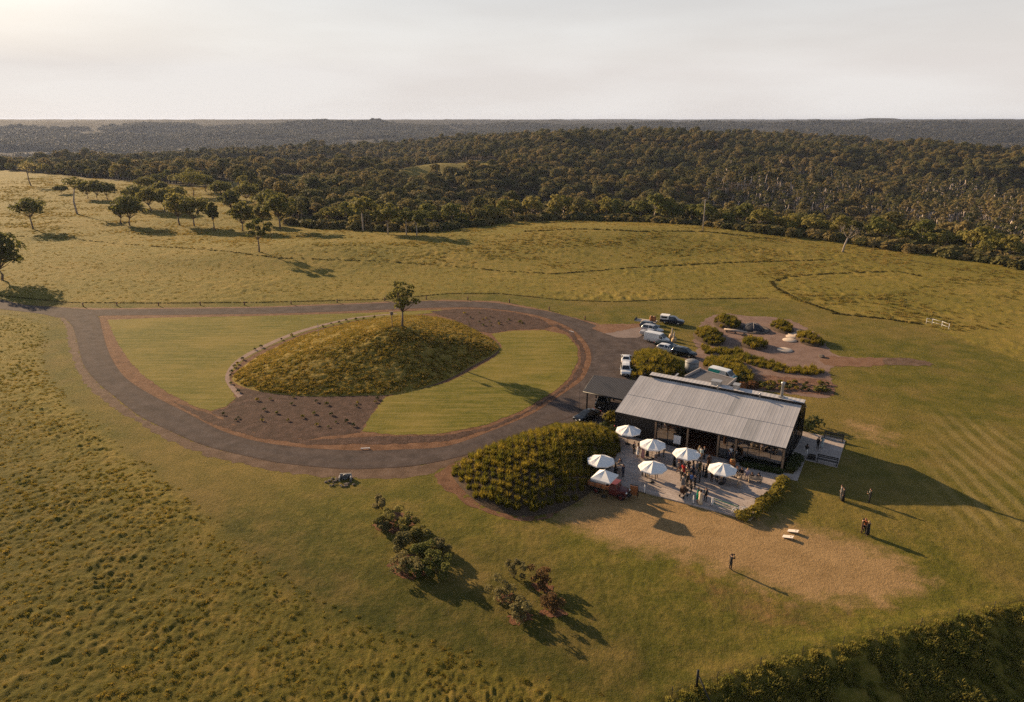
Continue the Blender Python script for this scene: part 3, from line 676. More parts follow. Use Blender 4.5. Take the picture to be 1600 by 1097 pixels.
# dining tables and benches seen through the front glass
for i, fx in enumerate((.79, .87, .94)):
    t = thing('dining_table', ['timber dining table inside the glazed right end of the pavilion', 'middle timber dining table behind the pavilion glass', 'timber dining table nearest the corner window of the pavilion'][i], 'table', W2(LB*fx, 1.9, .12), BA, 'tables inside the pavilion')
    g = MB(); g.box((0, 0, .74), (1.1, 2.0, .06)); obj('tabletop', g, TIMBER, t)
    for a in (-.45, .45):
        for b in (-.85, .85): q = MB(); q.box((a, b, .355), (.07, .07, .71)); obj('leg', q, STEEL, t)

# annex, carport, tank
an = thing('kitchen_annex', 'flat roofed grey annex behind the pavilion roof', 'building', (0, 0, 0))
q = [G(a, b, 3.3).to_2d() for a, b in ((1069, 589), (1137, 604), (1151, 592), (1094, 576))]
g = MB(); g.prism(q, 0, 3.1); obj('wall', g, CLAD, an)
cx = sum((p for p in q), Vector((0, 0)))/4
g = MB(); g.prism([cx+(p-cx)*.985 for p in q], 3.1, 3.16); obj('roof', g, plain('grey_membrane', (.15, .14, .14), .8), an)
for i in range(4):
    a, b = q[i], q[(i+1) % 4]; d = (b-a).normalized(); nn = Vector((d.y, -d.x))*.0; g = MB(); h = .42 if i in (1, 3) else .2
    g.loft([[(a.x, a.y, 3.0), (a.x, a.y, 3.1+h), (a.x-d.y*.16, a.y+d.x*.16, 3.1+h), (a.x-d.y*.16, a.y+d.x*.16, 3.0)], [(b.x, b.y, 3.0), (b.x, b.y, 3.1+h), (b.x-d.y*.16, b.y+d.x*.16, 3.1+h), (b.x-d.y*.16, b.y+d.x*.16, 3.0)]], 0, False); obj('parapet', g, plain('pale_flashing', (.36, .32, .30), .7), an)
yw = thing('yard_wall', 'dark screen wall standing behind the left end of the pavilion', 'wall', (0, 0, 0))
a, b = G(1049, 593, 1.9), G(1060, 583, 1.9); g = MB(); d = (b-a).normalized(); n_ = Vector((-d.y, d.x, 0))*.1
g.prism([(a+n_).to_2d(), (a-n_).to_2d(), (b-n_).to_2d(), (b+n_).to_2d()], 0, 1.8); obj('panel', g, CHAR, yw); g = MB(); n_ *= 1.3; g.prism([(a+n_).to_2d(), (a-n_).to_2d(), (b-n_).to_2d(), (b+n_).to_2d()], 1.8, 1.88); obj('coping', g, ZINC, yw)
tk = thing('water_tank', 'round grey water tank behind the annex', 'tank', G(1080, 583, .0))
g = MB(); g.lathe([(1.05, 0), (1.05, 1.9)], 24); obj('tank_wall', g, plain('tank_grey', (.17, .175, .18), .6), tk); g = MB(); g.lathe([(1.1, 1.9), (1.1, 1.98), (.8, 2.16), (.3, 2.3), (.02, 2.32)], 24); obj('lid', g, plain('tank_lid', (.2, .2, .205), .55), tk)

CQ = [G(911, 611, 2.7), G(977, 625, 2.7), G(996, 595, 3.3), G(928, 586, 3.3)]
cp = thing('carport', 'open carport with a dark ribbed roof left of the pavilion', 'carport', (0, 0, 0))
g = MB(); ra, rb = [], []
for j in range(61):
    f = j/60; up = .016 if j % 2 else 0
    ra.append(CQ[0].lerp(CQ[1], f)+Vector((0, 0, up))); rb.append(CQ[3].lerp(CQ[2], f)+Vector((0, 0, up)))
g.loft([ra, rb], 0, False, False, False); cr = obj('roof', g, CHAR, cp)
if cr.data.polygons[0].normal.z < 0: cr.data.flip_normals()
g = MB(); dn = Vector((0, 0, -.22)); e = Vector((0, 0, -.02))
for a, b in ((0, 1), (1, 2), (2, 3), (3, 0)): g.tube([CQ[a]+Vector((0, 0, -.12)), CQ[b]+Vector((0, 0, -.12))], .11, 4)
g.loft([[CQ[0]+e, CQ[1]+e, CQ[2]+e, CQ[3]+e], [CQ[0]+dn*.5, CQ[1]+dn*.5, CQ[2]+dn*.5, CQ[3]+dn*.5]], 0, False); obj('fascia', g, STEEL, cp)
for f, s, zt in ((.09, .06, 2.65), (.62, .06, 2.65), (.95, .06, 2.65), (.09, .93, 3.15), (.5, .93, 3.15)):
    p = CQ[0].lerp(CQ[1], f).lerp(CQ[3].lerp(CQ[2], f), s); g = MB(); g.box((p.x, p.y, zt/2), (.16, .16, zt), rz=BA); obj('post', g, STEEL, cp)
p0 = CQ[0].lerp(CQ[1], .97).lerp(CQ[3].lerp(CQ[2], .97), .1); p1 = CQ[3].lerp(CQ[2], .97)
g = MB(); d = (p1-p0).to_2d(); c_ = (p0+p1)/2; g.box((c_.x, c_.y, 1.25), (d.length*.8, .14, 2.5), rz=math.atan2(d.y, d.x)); obj('side_wall', g, CLAD, cp)

# ------------------------------------------------------------------ vehicles
def paint(name, c, rough=.25): return plain('paint_'+name, c, rough, .15, var=.03, spec=.6)
STN = {
 'suv': dict(L=4.6, W=1.86, st=[(-2.30, .78, .42, .90, .92, .72), (-2.22, .88, .34, .98, 1.20, .70), (-1.86, .92, .28, 1.02, 1.62, .64), (-.5, .93, .26, 1.02, 1.70, .64), (.45, .93, .26, 1.00, 1.62, .62), (1.15, .93, .27, .98, 1.04, .76), (2.0, .90, .30, .90, .95, .72), (2.3, .78, .40, .70, .76, .62)], gh=(2, 4)),
 'hatch': dict(L=4.2, W=1.76, st=[(-2.08, .74, .42, .84, .86, .70), (-2.0, .84, .34, .92, 1.06, .68), (-1.55, .87, .27, .95, 1.44, .60), (-.4, .88, .25, .95, 1.50, .60), (.3, .88, .25, .93, 1.42, .58), (1.1, .88, .26, .90, .95, .72), (1.85, .84, .30, .80, .85, .68), (2.1, .72, .38, .62, .68, .58)], gh=(2, 4)),
 'sedan': dict(L=4.7, W=1.82, st=[(-2.34, .76, .42, .86, .90, .70), (-2.2, .86, .34, .92, .98, .72), (-1.5, .90, .26, .94, 1.02, .74), (-.85, .90, .25, .94, 1.40, .58), (-.1, .90, .25, .94, 1.45, .58), (.45, .90, .25, .92, 1.36, .57), (1.2, .90, .26, .90, .95, .74), (2.0, .87, .30, .80, .86, .70), (2.34, .74, .38, .62, .68, .60)], gh=(3, 5)),
 'van': dict(L=5.0, W=1.95, st=[(-2.5, .90, .40, 1.10, 1.93, .84), (-2.44, .97, .34, 1.12, 2.0, .86), (-1.0, .97, .30, 1.12, 2.04, .86), (.9, .97, .30, 1.12, 2.0, .84), (1.1, .97, .30, 1.12, 1.96, .82), (1.85, .95, .30, 1.10, 1.20, .80), (2.35, .90, .34, .96, 1.02, .74), (2.5, .80, .42, .75, .82, .66)], gh=(3, 4)),
 'ute': dict(L=5.2, W=1.86, st=[(-2.6, .86, .48, .98, 1.0, .84), (-2.5, .92, .42, 1.04, 1.06, .88), (-.75, .93, .36, 1.06, 1.10, .86), (-.55, .93, .34, 1.06, 1.70, .68), (.1, .93, .34, 1.06, 1.76, .68), (.65, .93, .34, 1.04, 1.68, .66), (1.35, .93, .34, 1.02, 1.10, .78), (2.3, .90, .38, .94, 1.0, .74), (2.6, .80, .46, .76, .82, .64)], gh=(3, 5)),
}
def wheel(parent, x, y, r, wd, rim=None):
    g = MB(); prof = [(r*.62, -wd/2), (r*.94, -wd/2), (r, -wd*.3), (r, wd*.3), (r*.94, wd/2), (r*.62, wd/2)]
    rings = [[(x+q*math.cos(2*PI*k/18), y+h, r+q*math.sin(2*PI*k/18)) for k in range(18)] for q, h in prof]
    g.loft(rings, 0, True, True); wo = obj('wheel', g, RUBBER, parent)
    q = MB(); s = 1 if y > 0 else -1
    for k in range(5):
        a = 2*PI*k/5; q.box((x+math.cos(a)*r*.3, y+s*(wd/2+.005), r+math.sin(a)*r*.3), (r*.55, .03, .07), M=Matrix.Rotation(-a, 3, 'Y'))
    q.loft([[(x+rr*math.cos(2*PI*k/14), y+s*(wd/2+e), r+rr*math.sin(2*PI*k/14)) for k in range(14)] for rr, e in ((r*.64, .0), (r*.60, .012), (r*.12, .02))], 0, True, True)
    obj('rim', q, rim or CHROME, wo)
def loft_body(st):
    g = MB(); rings = []
    for x, hw, zl, zb, zt, ht in st:
        rings.append([(x, -hw*.94, zl), (x, -hw, (zl+zb)/2), (x, -hw*.98, zb), (x, -ht, zt), (x, 0, zt+.03), (x, ht, zt), (x, hw*.98, zb), (x, hw, (zl+zb)/2), (x, hw*.94, zl)])
    g.loft(rings, 0, False, True); return g
def car(name, label, cat, style, pm, p, heading, group=None, roof_m=None):
    d = STN[style]; st = d['st']; t = thing(name, label, cat, p, heading, group); t.scale = (.88, .88, .88)
    b = obj('body', loft_body(st), pm, t)
    bm = bmesh.new(); bm.from_mesh(b.data); bmesh.ops.bevel(bm, geom=[e for e in bm.edges if len(e.link_faces) == 2 and e.calc_face_angle(0) > .35], offset=.035, segments=2, affect='EDGES', clamp_overlap=True); bm.to_mesh(b.data); bm.free()
    i0, i1 = d['gh']
    def quad(nm, P4, m, shrink=.86, off=.012):
        P4 = [Vector(v) for v in P4]; c = sum(P4, Vector())/4; n = (P4[1]-P4[0]).cross(P4[3]-P4[0]).normalized()
        if n.dot(c-Vector((c.x*.5, 0, .9))) < 0: n = -n
        Q = [c+(v-c)*shrink for v in P4]; g = MB(); g.loft([[v+n*.002 for v in Q], [v+n*off for v in Q]], 0, False); return obj(nm, g, m, t)
    def sd(i, s): x, hw, zl, zb, zt, ht = st[i]; return Vector((x, s*hw*.98, zb)), Vector((x, s*ht, zt))
    for s in (-1, 1):
        for i in range(i0, i1):
            if style == 'van' and i < 3: continue
            (a, b_), (c, e) = sd(i, s), sd(i+1, s); quad('side_window', [a, c, e, b_], CARGLASS, .84)
        a, b_ = sd(i1, s); c, e = sd(i1+1, s); g = MB()
        quad('side_window', [a, a.lerp(c, .75), b_.lerp(e, .72), b_], CARGLASS, .8)
        if style != 'van' or True:
            if i0 >= 1 and style in ('suv', 'hatch'):
                a2, b2 = sd(i0-1, s); c2, e2 = sd(i0, s); quad('side_window', [a2.lerp(c2, .45), c2, e2, b2.lerp(e2, .55)], CARGLASS, .75)
    a, b_ = st[i1], st[i1+1]
    quad('windscreen', [(a[0], -a[5], a[4]+.01), (a[0], a[5], a[4]+.01), (b_[0], b_[5], b_[4]+.01), (b_[0], -b_[5], b_[4]+.01)], CARGLASS, .88, .03)
    if style != 'van':
        a, b_ = st[i0-1], st[i0]; quad('rear_window', [(a[0], -a[5], a[4]+.01), (a[0], a[5], a[4]+.01), (b_[0], b_[5], b_[4]+.01), (b_[0], -b_[5], b_[4]+.01)], CARGLASS, .8, .03)
    else:
        for s in (-.42, .42): quad('rear_window', [(-2.5, s-.36, 1.2), (-2.5, s+.36, 1.2), (-2.5, s+.34, 1.8), (-2.5, s-.34, 1.8)], CARGLASS, .95)
    wr = .33 if style in ('hatch', 'sedan') else .36; wb = d['L']*.285
    for x in (-wb, wb*1.03):
        for s in (-1, 1): wheel(t, x, s*(d['W']/2-.10), wr, .22)
    fx, rx = st[-1][0], st[0][0]
    for s in (-1, 1):
        g = MB(); g.box((fx-.12, s*.60, .70), (.16, .30, .13), rz=-s*.35); obj('headlight', g, plain('headlight_glass', (.75, .75, .72), .15, spec=.8), t)
        g = MB(); g.box((rx+.05, s*.66, .86), (.10, .22, .22), rz=s*.3); obj('tail_light', g, plain('tail_light_red', (.35, .02, .015), .3), t)
        g = MB(); xm = st[i1+1][0]-.25; g.box((xm, s*(d['W']/2+.08), 1.06), (.10, .20, .14)); obj('mirror', g, pm, t)
    g = MB(); g.box((fx-.02, 0, .50), (.12, 1.3, .16)); g.box((fx-.01, 0, .64), (.06, .8, .10)); obj('grille', g, BLACK, t)
    g = MB(); g.box((rx+.0, 0, .48), (.12, 1.5, .16)); obj('bumper', g, pm if style != 'van' else BLACK, t)
    for x in (fx+.045, rx-.065): g = MB(); g.box((x, 0, .52 if x > 0 else .62), (.015, .38, .11)); obj('number_plate', g, WHITE, t)
    return t
P_WHITE = paint('white', (.72, .72, .71)); P_BLACK = paint('black', (.012, .013, .015), .15); P_SILVER = paint('silver', (.42, .42, .43), .3); P_NAVY = paint('navy', (.018, .025, .045), .2); P_GREYB = paint('blue_grey', (.07, .085, .10), .25); P_TEAL = paint('teal', (.01, .30, .27), .35); P_GREEN = paint('dark_green', (.02, .03, .028), .25); P_RED = paint('faded_red', (.11, .018, .016), .45)
def hd(p, q): a, b = G(*p), G(*q); return math.atan2(b.y-a.y, b.x-a.x)
ROW = hd((1010, 531), (1070, 543))   # nose direction of the row
car('parked_car', 'white sedan at the back of the two white cars parked in line on the drive', 'car', 'sedan', P_WHITE, G(978, 566), hd((977, 590), (978, 560)), 'white cars in line on the drive')
car('parked_car', 'white four wheel drive nearest the carport of the two in line', 'car', 'suv', P_WHITE, G(977.5, 583), hd((977, 560), (977.5, 590)), 'white cars in line on the drive')
car('parked_car', 'blue grey hatchback nearest the trailer in the car park', 'car', 'hatch', P_GREYB, G(1015, 513), ROW, 'cars parked in the row')
car('parked_car', 'silver wagon second from the trailer in the parked row', 'car', 'suv', P_SILVER, G(1019, 519.5), ROW, 'cars parked in the row')
car('parked_car', 'silver sedan close behind the plain white van', 'car', 'sedan', P_SILVER, G(1017, 525), ROW, 'cars parked in the row')
car('parked_van', 'plain white delivery van in the middle of the parked row', 'van', 'van', P_WHITE, G(1026, 535), ROW)
car('parked_car', 'dark green sedan between the white van and the white hatchback', 'car', 'sedan', P_GREEN, G(1041, 543), ROW, 'cars parked in the row')
car('parked_car', 'small white hatchback parked beside the black wagon', 'car', 'hatch', P_WHITE, G(1043, 549.5), ROW, 'cars parked in the row')
car('parked_car', 'black wagon at the near end of the parked row', 'car', 'suv', P_BLACK, G(1069, 556), ROW, 'cars parked in the row')
ut = car('parked_ute', 'dark utility truck with a white canopy parked on the grass', 'ute', 'ute', P_NAVY, G(1050, 506), hd((1035, 504), (1066, 507.5)))
g = MB(); g.box((-1.62, 0, 1.45), (1.85, 1.74, .82)); g.box((-1.62, 0, 1.89), (1.95, 1.82, .06)); obj('canopy', g, WHITE, ut)
for s in (-1, 1): g = MB(); g.box((-1.62, s*.88, 1.55), (1.3, .02, .36)); obj('canopy_window', g, CARGLASS, ut)
car('parked_car', 'black sedan parked nose out in front of the carport', 'car', 'sedan', P_BLACK, G(917, 655), hd((935, 646), (906, 657)))
cb = car('parked_car', 'black wagon with pale roof rails sheltering under the carport', 'car', 'suv', P_BLACK, G(942, 633), hd((946, 622), (934, 640)))
for s in (-1, 1): g = MB(); g.tube([(-1.6, s*.6, 1.76), (.3, s*.6, 1.74)], .035, 6); obj('roof_rail', g, CHROME, cb)
tv = car('parked_van', 'white and teal delivery van parked behind the annex', 'van', 'van', P_WHITE, G(1129, 594), hd((1108, 588), (1150, 599)))
for s in (-1, 1):
    g = MB(); y = s*.982; g.loft([[(-2.40, y*.985, .42), (-1.05, y*.985, .42), (-.55, y*.99, 1.12), (-2.40, y*.99, 1.12)], [(-2.40, y*1.003, .42), (-1.05, y*1.003, .42), (-.55, y*1.003, 1.12), (-2.40, y*1.003, 1.12)]], 0, False); obj('teal_panel', g, P_TEAL, tv)
    g = MB(); g.loft([[(-2.40, s*.965, 1.16), (-.52, s*.965, 1.16), (-.1, s*.87, 1.93), (-2.40, s*.875, 1.93)], [(-2.40, s*.975, 1.16), (-.52, s*.975, 1.16), (-.1, s*.88, 1.93), (-2.40, s*.885, 1.93)]], 0, False); obj('teal_panel', g, P_TEAL, tv)
g = MB(); g.box((2.0, 0, 1.16), (.75, 1.35, .03), M=Matrix.Rotation(.2, 3, 'Y')); obj('bonnet_panel', g, P_TEAL, tv)

# trailer with two drums
tr = thing('flat_trailer', 'pale flat trailer at the far end of the parked row', 'trailer', G(1009, 506), hd((993, 503), (1024, 506.5)))
g = MB(); g.box((0, 0, .62), (4.2, 1.9, .12)); obj('deck', g, plain('pale_deck', (.42, .36, .30), .8), tr)
g = MB(); g.box((-2.05, 0, .85), (.08, 1.9, .4)); g.tube([(2.1, .5, .58), (3.1, 0, .55), (2.1, -.5, .58)], .05, 5); obj('frame', g, STEEL, tr)
for s in (-1, 1): wheel(tr, -.3, s*.86, .32, .2)
for i, dx in enumerate((1.0, 1.62)):
    q = tr.matrix_world @ Vector((dx, .1, .69)); q = Vector(tr.location)+Matrix.Rotation(tr.rotation_euler.z, 3, 'Z') @ Vector((dx, .1, .685))
    b = thing('drum', ['orange timber drum on the trailer, the one away from the utility truck', 'orange timber drum on the trailer, the one nearer the utility truck'][i], 'drum', q, 0, 'drums on the trailer')
    g = MB(); g.lathe([(.27, 0), (.33, .3), (.34, .5), (.33, .7), (.27, 1.0)], 14); obj('staves', g, plain('orange_oak', (.42, .16, .05), .7), b)
    for z in (.12, .32, .68, .88): g = MB(); g.lathe([(.33 if .3 < z < .7 else .31, z-.025), (.345 if .3 < z < .7 else .325, z), (.33 if .3 < z < .7 else .31, z+.025)], 14); obj('hoop', g, STEEL, b)
    g = MB(); g.lathe([(.26, 1.0), (.25, 1.015), (.02, 1.016)], 14); obj('lid', g, TIMBER, b)

# pale carved posts in front of the van
for i, (px, py) in enumerate(((1049, 528), (1053, 534))):
    s = thing('timber_figure', ['pale carved timber figure in front of the white van, farther from the camera', 'pale carved timber figure in front of the dark green sedan'][i], 'sculpture', G(px, py), .6+i, 'carved timber figures by the car park')
    g = MB(); g.lathe([(.45, 0), (.5, .25), (.42, .6), (.2, .75)], 9, m=0); obj('base', g, plain('raw_pine', (.48, .34, .20), .8, var=.2), s)
    g = MB(); g.tube([(0, 0, .7), (.12, .05, 1.2), (.05, 0, 1.9)], [.22, .15, .07], 7); g.tube([(.1, .04, 1.15), (.4, .1, 1.35)], [.1, .05], 6); obj('upright', g, plain('pale_pine', (.55, .43, .30), .8, var=.2), s)

# vintage truck with timber tray, parked with its nose by the notice board
TK = hd((932, 762), (980, 776)); TP = G(953, 772)
tk = thing('vintage_truck', 'old red truck with a timber tray parked at the patio corner', 'truck', TP, TK); tk.scale = (.88, .88, .88)
g = MB()
st = [(.15, .80, .55, 1.05, 1.30, .74), (.2, .86, .5, 1.12, 1.72, .72), (.95, .86, .5, 1.15, 1.78, .70), (1.15, .84, .5, 1.14, 1.20, .62), (2.15, .52, .5, 1.05, 1.14, .36), (2.25, .46, .5, .98, 1.06, .30)]
cab = obj('body', loft_body(st), P_RED, tk)
g = MB(); g.box((.6, 0, 1.86), (1.0, 1.42, .07)); obj('cab_roof', g, paint('rose', (.20, .04, .04), .45), tk)
g = MB(); g.box((-1.2, 0, .92), (2.7, 1.8, .08)); g.box((.4, 0, .55), (4.6, .7, .14)); obj('chassis', g, STEEL, tk)
TRAYW = plain('tray_timber', (.30, .115, .045), .65, var=.25, scale=4)
for s in (-1, 1):
    for k in range(3): g = MB(); g.box((-1.2, s*.92, 1.05+k*.17), (2.7, .045, .155)); obj('plank', g, TRAYW, tk)
    for x in (-2.4, -1.6, -.8, -.02): g = MB(); g.box((x, s*.955, 1.16), (.07, .03, .6)); obj('stake', g, STEEL, tk)
for x in (-2.56, .12):
    for k in range(3): g = MB(); g.box((x, 0, 1.05+k*.17), (.045, 1.8, .155)); obj('plank', g, TRAYW, tk)
for s in (-1, 1):
    for x, a0 in ((1.72, .0), (-1.5, 0)):
        wheel(tk, x, s*.74, .40, .2, P_RED)
    g = MB(); rings = []
    for k in range(9):
        a = PI*k/8; rings.append([(1.72+.52*math.cos(a), s*.62, .40+.52*math.sin(a)), (1.72+.50*math.cos(a), s*.92, .38+.50*math.sin(a)), (1.72+.46*math.cos(a), s*.92, .36+.46*math.sin(a)), (1.72+.48*math.cos(a), s*.62, .38+.48*math.sin(a))])
    g.loft(rings, 0, True); g.box((.75, s*.82, .48), (1.3, .24, .05)); obj('mudguard', g, plain('dark_red_paint', (.05, .012, .012), .4), tk)
    g = MB(); g.lathe([(.02, 0), (.15, .05), (.16, .14), (.04, .22)], 10); g.v = [(2.42-v[2], s*.50+v[0], 1.0+v[1]) for v in g.v]; obj('headlight', g, CHROME, tk)
    g = MB(); g.face([(.28, s*.80, 1.2), (.9, s*.79, 1.2), (.88, s*.725, 1.66), (.3, s*.735, 1.66)]); obj('side_window', g, CARGLASS, tk)
g = MB(); g.face([(1.14, -.6, 1.24), (1.14, .6, 1.24), (.985, .58, 1.70), (.985, -.58, 1.70)]); obj('windscreen', g, CARGLASS, tk)
for k in range(7): g = MB(); g.box((2.275, -.21+.07*k, .80), (.03, .03, .46)); obj('grille_bar', g, CHROME, tk)
g = MB(); g.box((2.40, 0, .52), (.08, 1.6, .12)); obj('bumper', g, CHROME, tk)
g = MB(); g.box((-1.3, -.1, 1.27), (2.1, 1.4, .60)); obj('bar_counter', g, plain('tray_steel', (.20, .20, .21), .4, .4), tk)

# ------------------------------------------------------------------ patio furniture
CANVAS = plain('white_canvas', (.80, .78, .76), .8, var=.03)
POLEW = plain('pole_timber', (.30, .17, .08), .6)
def umbrella(label, p, n=8, rad=1.58, zt=2.62, zr=1.95, rot=.2, group='white umbrellas on the patio'):
    t = thing('patio_umbrella', label, 'umbrella', (p.x, p.y, PZ), rot, group)
    g = MB(); g.lathe([(.03, 0.06), (.026, zt-PZ)], 8); obj('pole', g, POLEW, t)
    g = MB(); g.lathe([(.28, 0), (.28, .05), (.06, .08), (.04, .3)], 12); obj('base', g, STEEL, t)
    g = MB(); z0 = zt-PZ; zr_ = zr-PZ
    P = [Vector((rad*math.cos(2*PI*k/n), rad*math.sin(2*PI*k/n), zr_)) for k in range(n)]; A = Vector((0, 0, z0))
    for k in range(n):
        a, b = P[k], P[(k+1) % n]; m = 4; row = []
        for i in range(m+1):
            f = i/m; l_, r_ = A.lerp(a, f), A.lerp(b, f); mid = (l_+r_)/2-Vector((0, 0, .07*math.sin(PI*f)**1))
            row.append((l_, mid, r_))
        for i in range(m):
            g.face([row[i][0], row[i][1], row[i+1][1], row[i+1][0]], smooth=False); g.face([row[i][1], row[i][2], row[i+1][2], row[i+1][1]], smooth=False)
        e = Vector((0, 0, -.14)); g.face([a, (a+b)/2-Vector((0, 0, .0)), (a+b)/2+e*.9, a+e]); g.face([(a+b)/2, b, b+e, (a+b)/2+e*.9])
    me = g.mesh('canopy'); bm = bmesh.new(); bm.from_mesh(me); bmesh.ops.remove_doubles(bm, verts=bm.verts, dist=.002); bmesh.ops.recalc_face_normals(bm, faces=bm.faces); bm.to_mesh(me); bm.free()
    c = obj('canopy', me, CANVAS, t); sm = c.modifiers.new('cloth', 'SOLIDIFY'); sm.thickness = .012
    for k in range(n): g = MB(); g.tube([A*.97, P[k]+Vector((0, 0, -.03))], .012, 4); obj('rib', g, POLEW, t)
    g = MB(); g.lathe([(.10, z0-.02), (.05, z0+.05), (.01, z0+.10)], 8); obj('finial', g, CANVAS, t)
    return t
for i, (px, py, lb) in enumerate([(982, 670, 'white octagonal umbrella by the black wall at the left end of the pavilion'), (1020, 692, 'white octagonal umbrella over the table nearest the white notice sign'), (939, 717, 'white octagonal umbrella over the bar counter beside the planted bank'), (1020, 727, 'white octagonal umbrella with the least crowd, out in front of the notice board'), (1073, 706, 'white octagonal umbrella in the middle of the crowd facing the open bay'), (1129, 730, 'white octagonal umbrella next to the benches and seated guests')]):
    umbrella(lb, G(px, py, 2.18), rot=.1+.13*i)
up = G(945, 741, 2.75)
sq = umbrella('white square umbrella above the tray of the old red truck', up, 4, 1.55, 3.25, 2.5, TK+PI/4, None); del_ = sq
sq.location.z = PZ
def table(name, label, p, w, d, h, mat, rz=0.0, z=PZ, group=None):
    t = thing(name, label, 'table', (p.x, p.y, z), rz, group)
    g = MB(); g.box((0, 0, h-.03), (w, d, .06)); obj('tabletop', g, mat, t)
    for a in (-1, 1):
        for b in (-1, 1): g = MB(); g.box((a*(w/2-.08), b*(d/2-.08), (h-.06)/2), (.07, .07, h-.06)); obj('leg', g, mat, t)
    return t
table('bar_table', 'pale bar table under the umbrella beside the planted bank', G(957, 727, 1.1), 2.1, .9, 1.05, plain('pale_bench_top', (.52, .42, .34), .6), TK+.25)
table('high_table', 'timber high table under the umbrella nearest the white notice sign', G(1019, 712, PZ), 1.4, .8, 1.02, TIMBER, BA)
table('high_table', 'timber high table under the umbrella in the middle of the crowd', G(1074, 728, PZ), 1.4, .8, 1.02, TIMBER, BA+.2)
table('low_table', 'low timber table under the umbrella out in front of the notice board', G(1019, 747, PZ), 1.1, .8, .72, TIMBER, BA)
table('low_table', 'low timber table under the umbrella next to the benches', G(1128, 747, PZ), 1.3, .8, .72, TIMBER, BA)
def bench(label, p, rz, L=1.7, mat=None, back=True, z=PZ, group='timber benches'):
    mat = mat or TIMBER; t = thing('bench', label, 'bench', (p.x, p.y, z), rz, group)
    for k in range(3): g = MB(); g.box((0, -.16+.16*k, .44), (L, .14, .04)); obj('slat', g, mat, t)
    for s in (-1, 1): g = MB(); g.box((s*(L/2-.1), 0, .21), (.08, .46, .42)); obj('leg', g, mat, t)
    if back:
        for k in range(2): g = MB(); g.box((0, .27, .62+.2*k), (L, .035, .14)); obj('back_slat', g, mat, t)
        for s in (-1, 1): g = MB(); g.box((s*(L/2-.1), .25, .64), (.06, .05, .42)); obj('back_post', g, mat, t)
    return t
PALEW = plain('silvered_timber', (.36, .28, .21), .8, var=.2)
bench('pale timber bench in front of the low table by the umbrella', G(1141, 756, PZ), BA+.05, 1.8, PALEW, False)
bench('dark bench at the near edge of the side patio', G(1292, 724, .11), BA, 2.3, STEEL, True, .06)
bench('dark bench along the far edge of the side patio', G(1302, 687, .11), BA+.02, 2.3, STEEL, True, .06)
bench('pale timber bench holding the two guests in black near the right hedge', G(1179, 754, PZ), BA+.35+PI, 1.5, PALEW, True)
pb = thing('planter_box', 'small dark planter box beside the near bench on the side patio', 'planter', (*G(1268, 717, .06).to_2d(), .06), BA)
g = MB(); 
for a in (-.4, .4): g.box((a, 0, .25), (.06, .6, .5))
for a in (-.27, .27): g.box((0, a, .25), (.74, .06, .5))
obj('box', g, STEEL, pb); g = MB(); g.box((0, 0, .40), (.74, .48, .04)); obj('soil', g, SOIL, pb)
def chair(label, p, rz, mat, group='chairs on the patio'):
    t = thing('chair', label, 'chair', (p.x, p.y, PZ), rz, group)
    g = MB(); g.lathe([(.24, .42), (.27, .44), (.25, .47), (.02, .475)], 10); obj('seat', g, mat, t)
    g = MB(); g.loft([[(.27*math.cos(a), .27*math.sin(a), z) for a in np.linspace(.1*PI, .9*PI, 9)] for z in (.62, .86)], 0, True, False, False); o = obj('backrest', g, mat, t); m = o.modifiers.new('ply', 'SOLIDIFY'); m.thickness = .025
    for a in range(4): x, y = .2*math.cos(PI/4+a*PI/2), .2*math.sin(PI/4+a*PI/2); g = MB(); g.tube([(x*1.15, y*1.15, 0), (x, y, .43)], .018, 5); obj('leg', g, mat, t)
    for s in (-1, 1): g = MB(); g.tube([(s*.2, .18, .44), (s*.22, .17, .64)], .014, 5); obj('back_post', g, mat, t)
    return t
chair('pale round backed chair, nearer of the two between the bench and the seated guests', G(1156, 763, PZ), BA+2.6, PALEW)
chair('pale round backed chair behind the other one by the benches', G(1155, 752, PZ), BA+.4, PALEW)
chair('pale chair under the guest in grey by the umbrella', G(1151, 744, PZ), BA+.1, PALEW); chair('pale chair under the middle seated guest by the umbrella', G(1158, 746, PZ), BA-.1, PALEW); chair('pale chair under the seated guest in the lilac dress', G(1167, 747, PZ), BA-.2, PALEW)
# barrel table
wb = thing('wine_barrel', 'upright timber wine barrel beside a veranda post', 'barrel', (*G(1144, 729, PZ).to_2d(), PZ), 0)
for k in range(14):
    a0, a1 = 2*PI*(k+.04)/14, 2*PI*(k+.96)/14; g = MB()
    g.loft([[(r*math.cos(a0), r*math.sin(a0), z), (r*math.cos(a1), r*math.sin(a1), z), ((r-.03)*math.cos(a1), (r-.03)*math.sin(a1), z), ((r-.03)*math.cos(a0), (r-.03)*math.sin(a0), z)] for r, z in ((.29, 0), (.35, .3), (.365, .47), (.35, .64), (.29, .94))], 0, False); obj('stave', g, plain('orange_oak', (.42, .16, .05)), wb)
for r, z in ((.315, .08), (.357, .3), (.357, .64), (.315, .86)): g = MB(); g.lathe([(r-.01, z-.03), (r+.012, z), (r-.01, z+.03)], 18); obj('hoop', g, STEEL, wb)
g = MB(); g.lathe([(.28, .9), (.28, .93), (.01, .931)], 18); obj('lid', g, plain('yellow_oak', (.45, .30, .12)), wb)
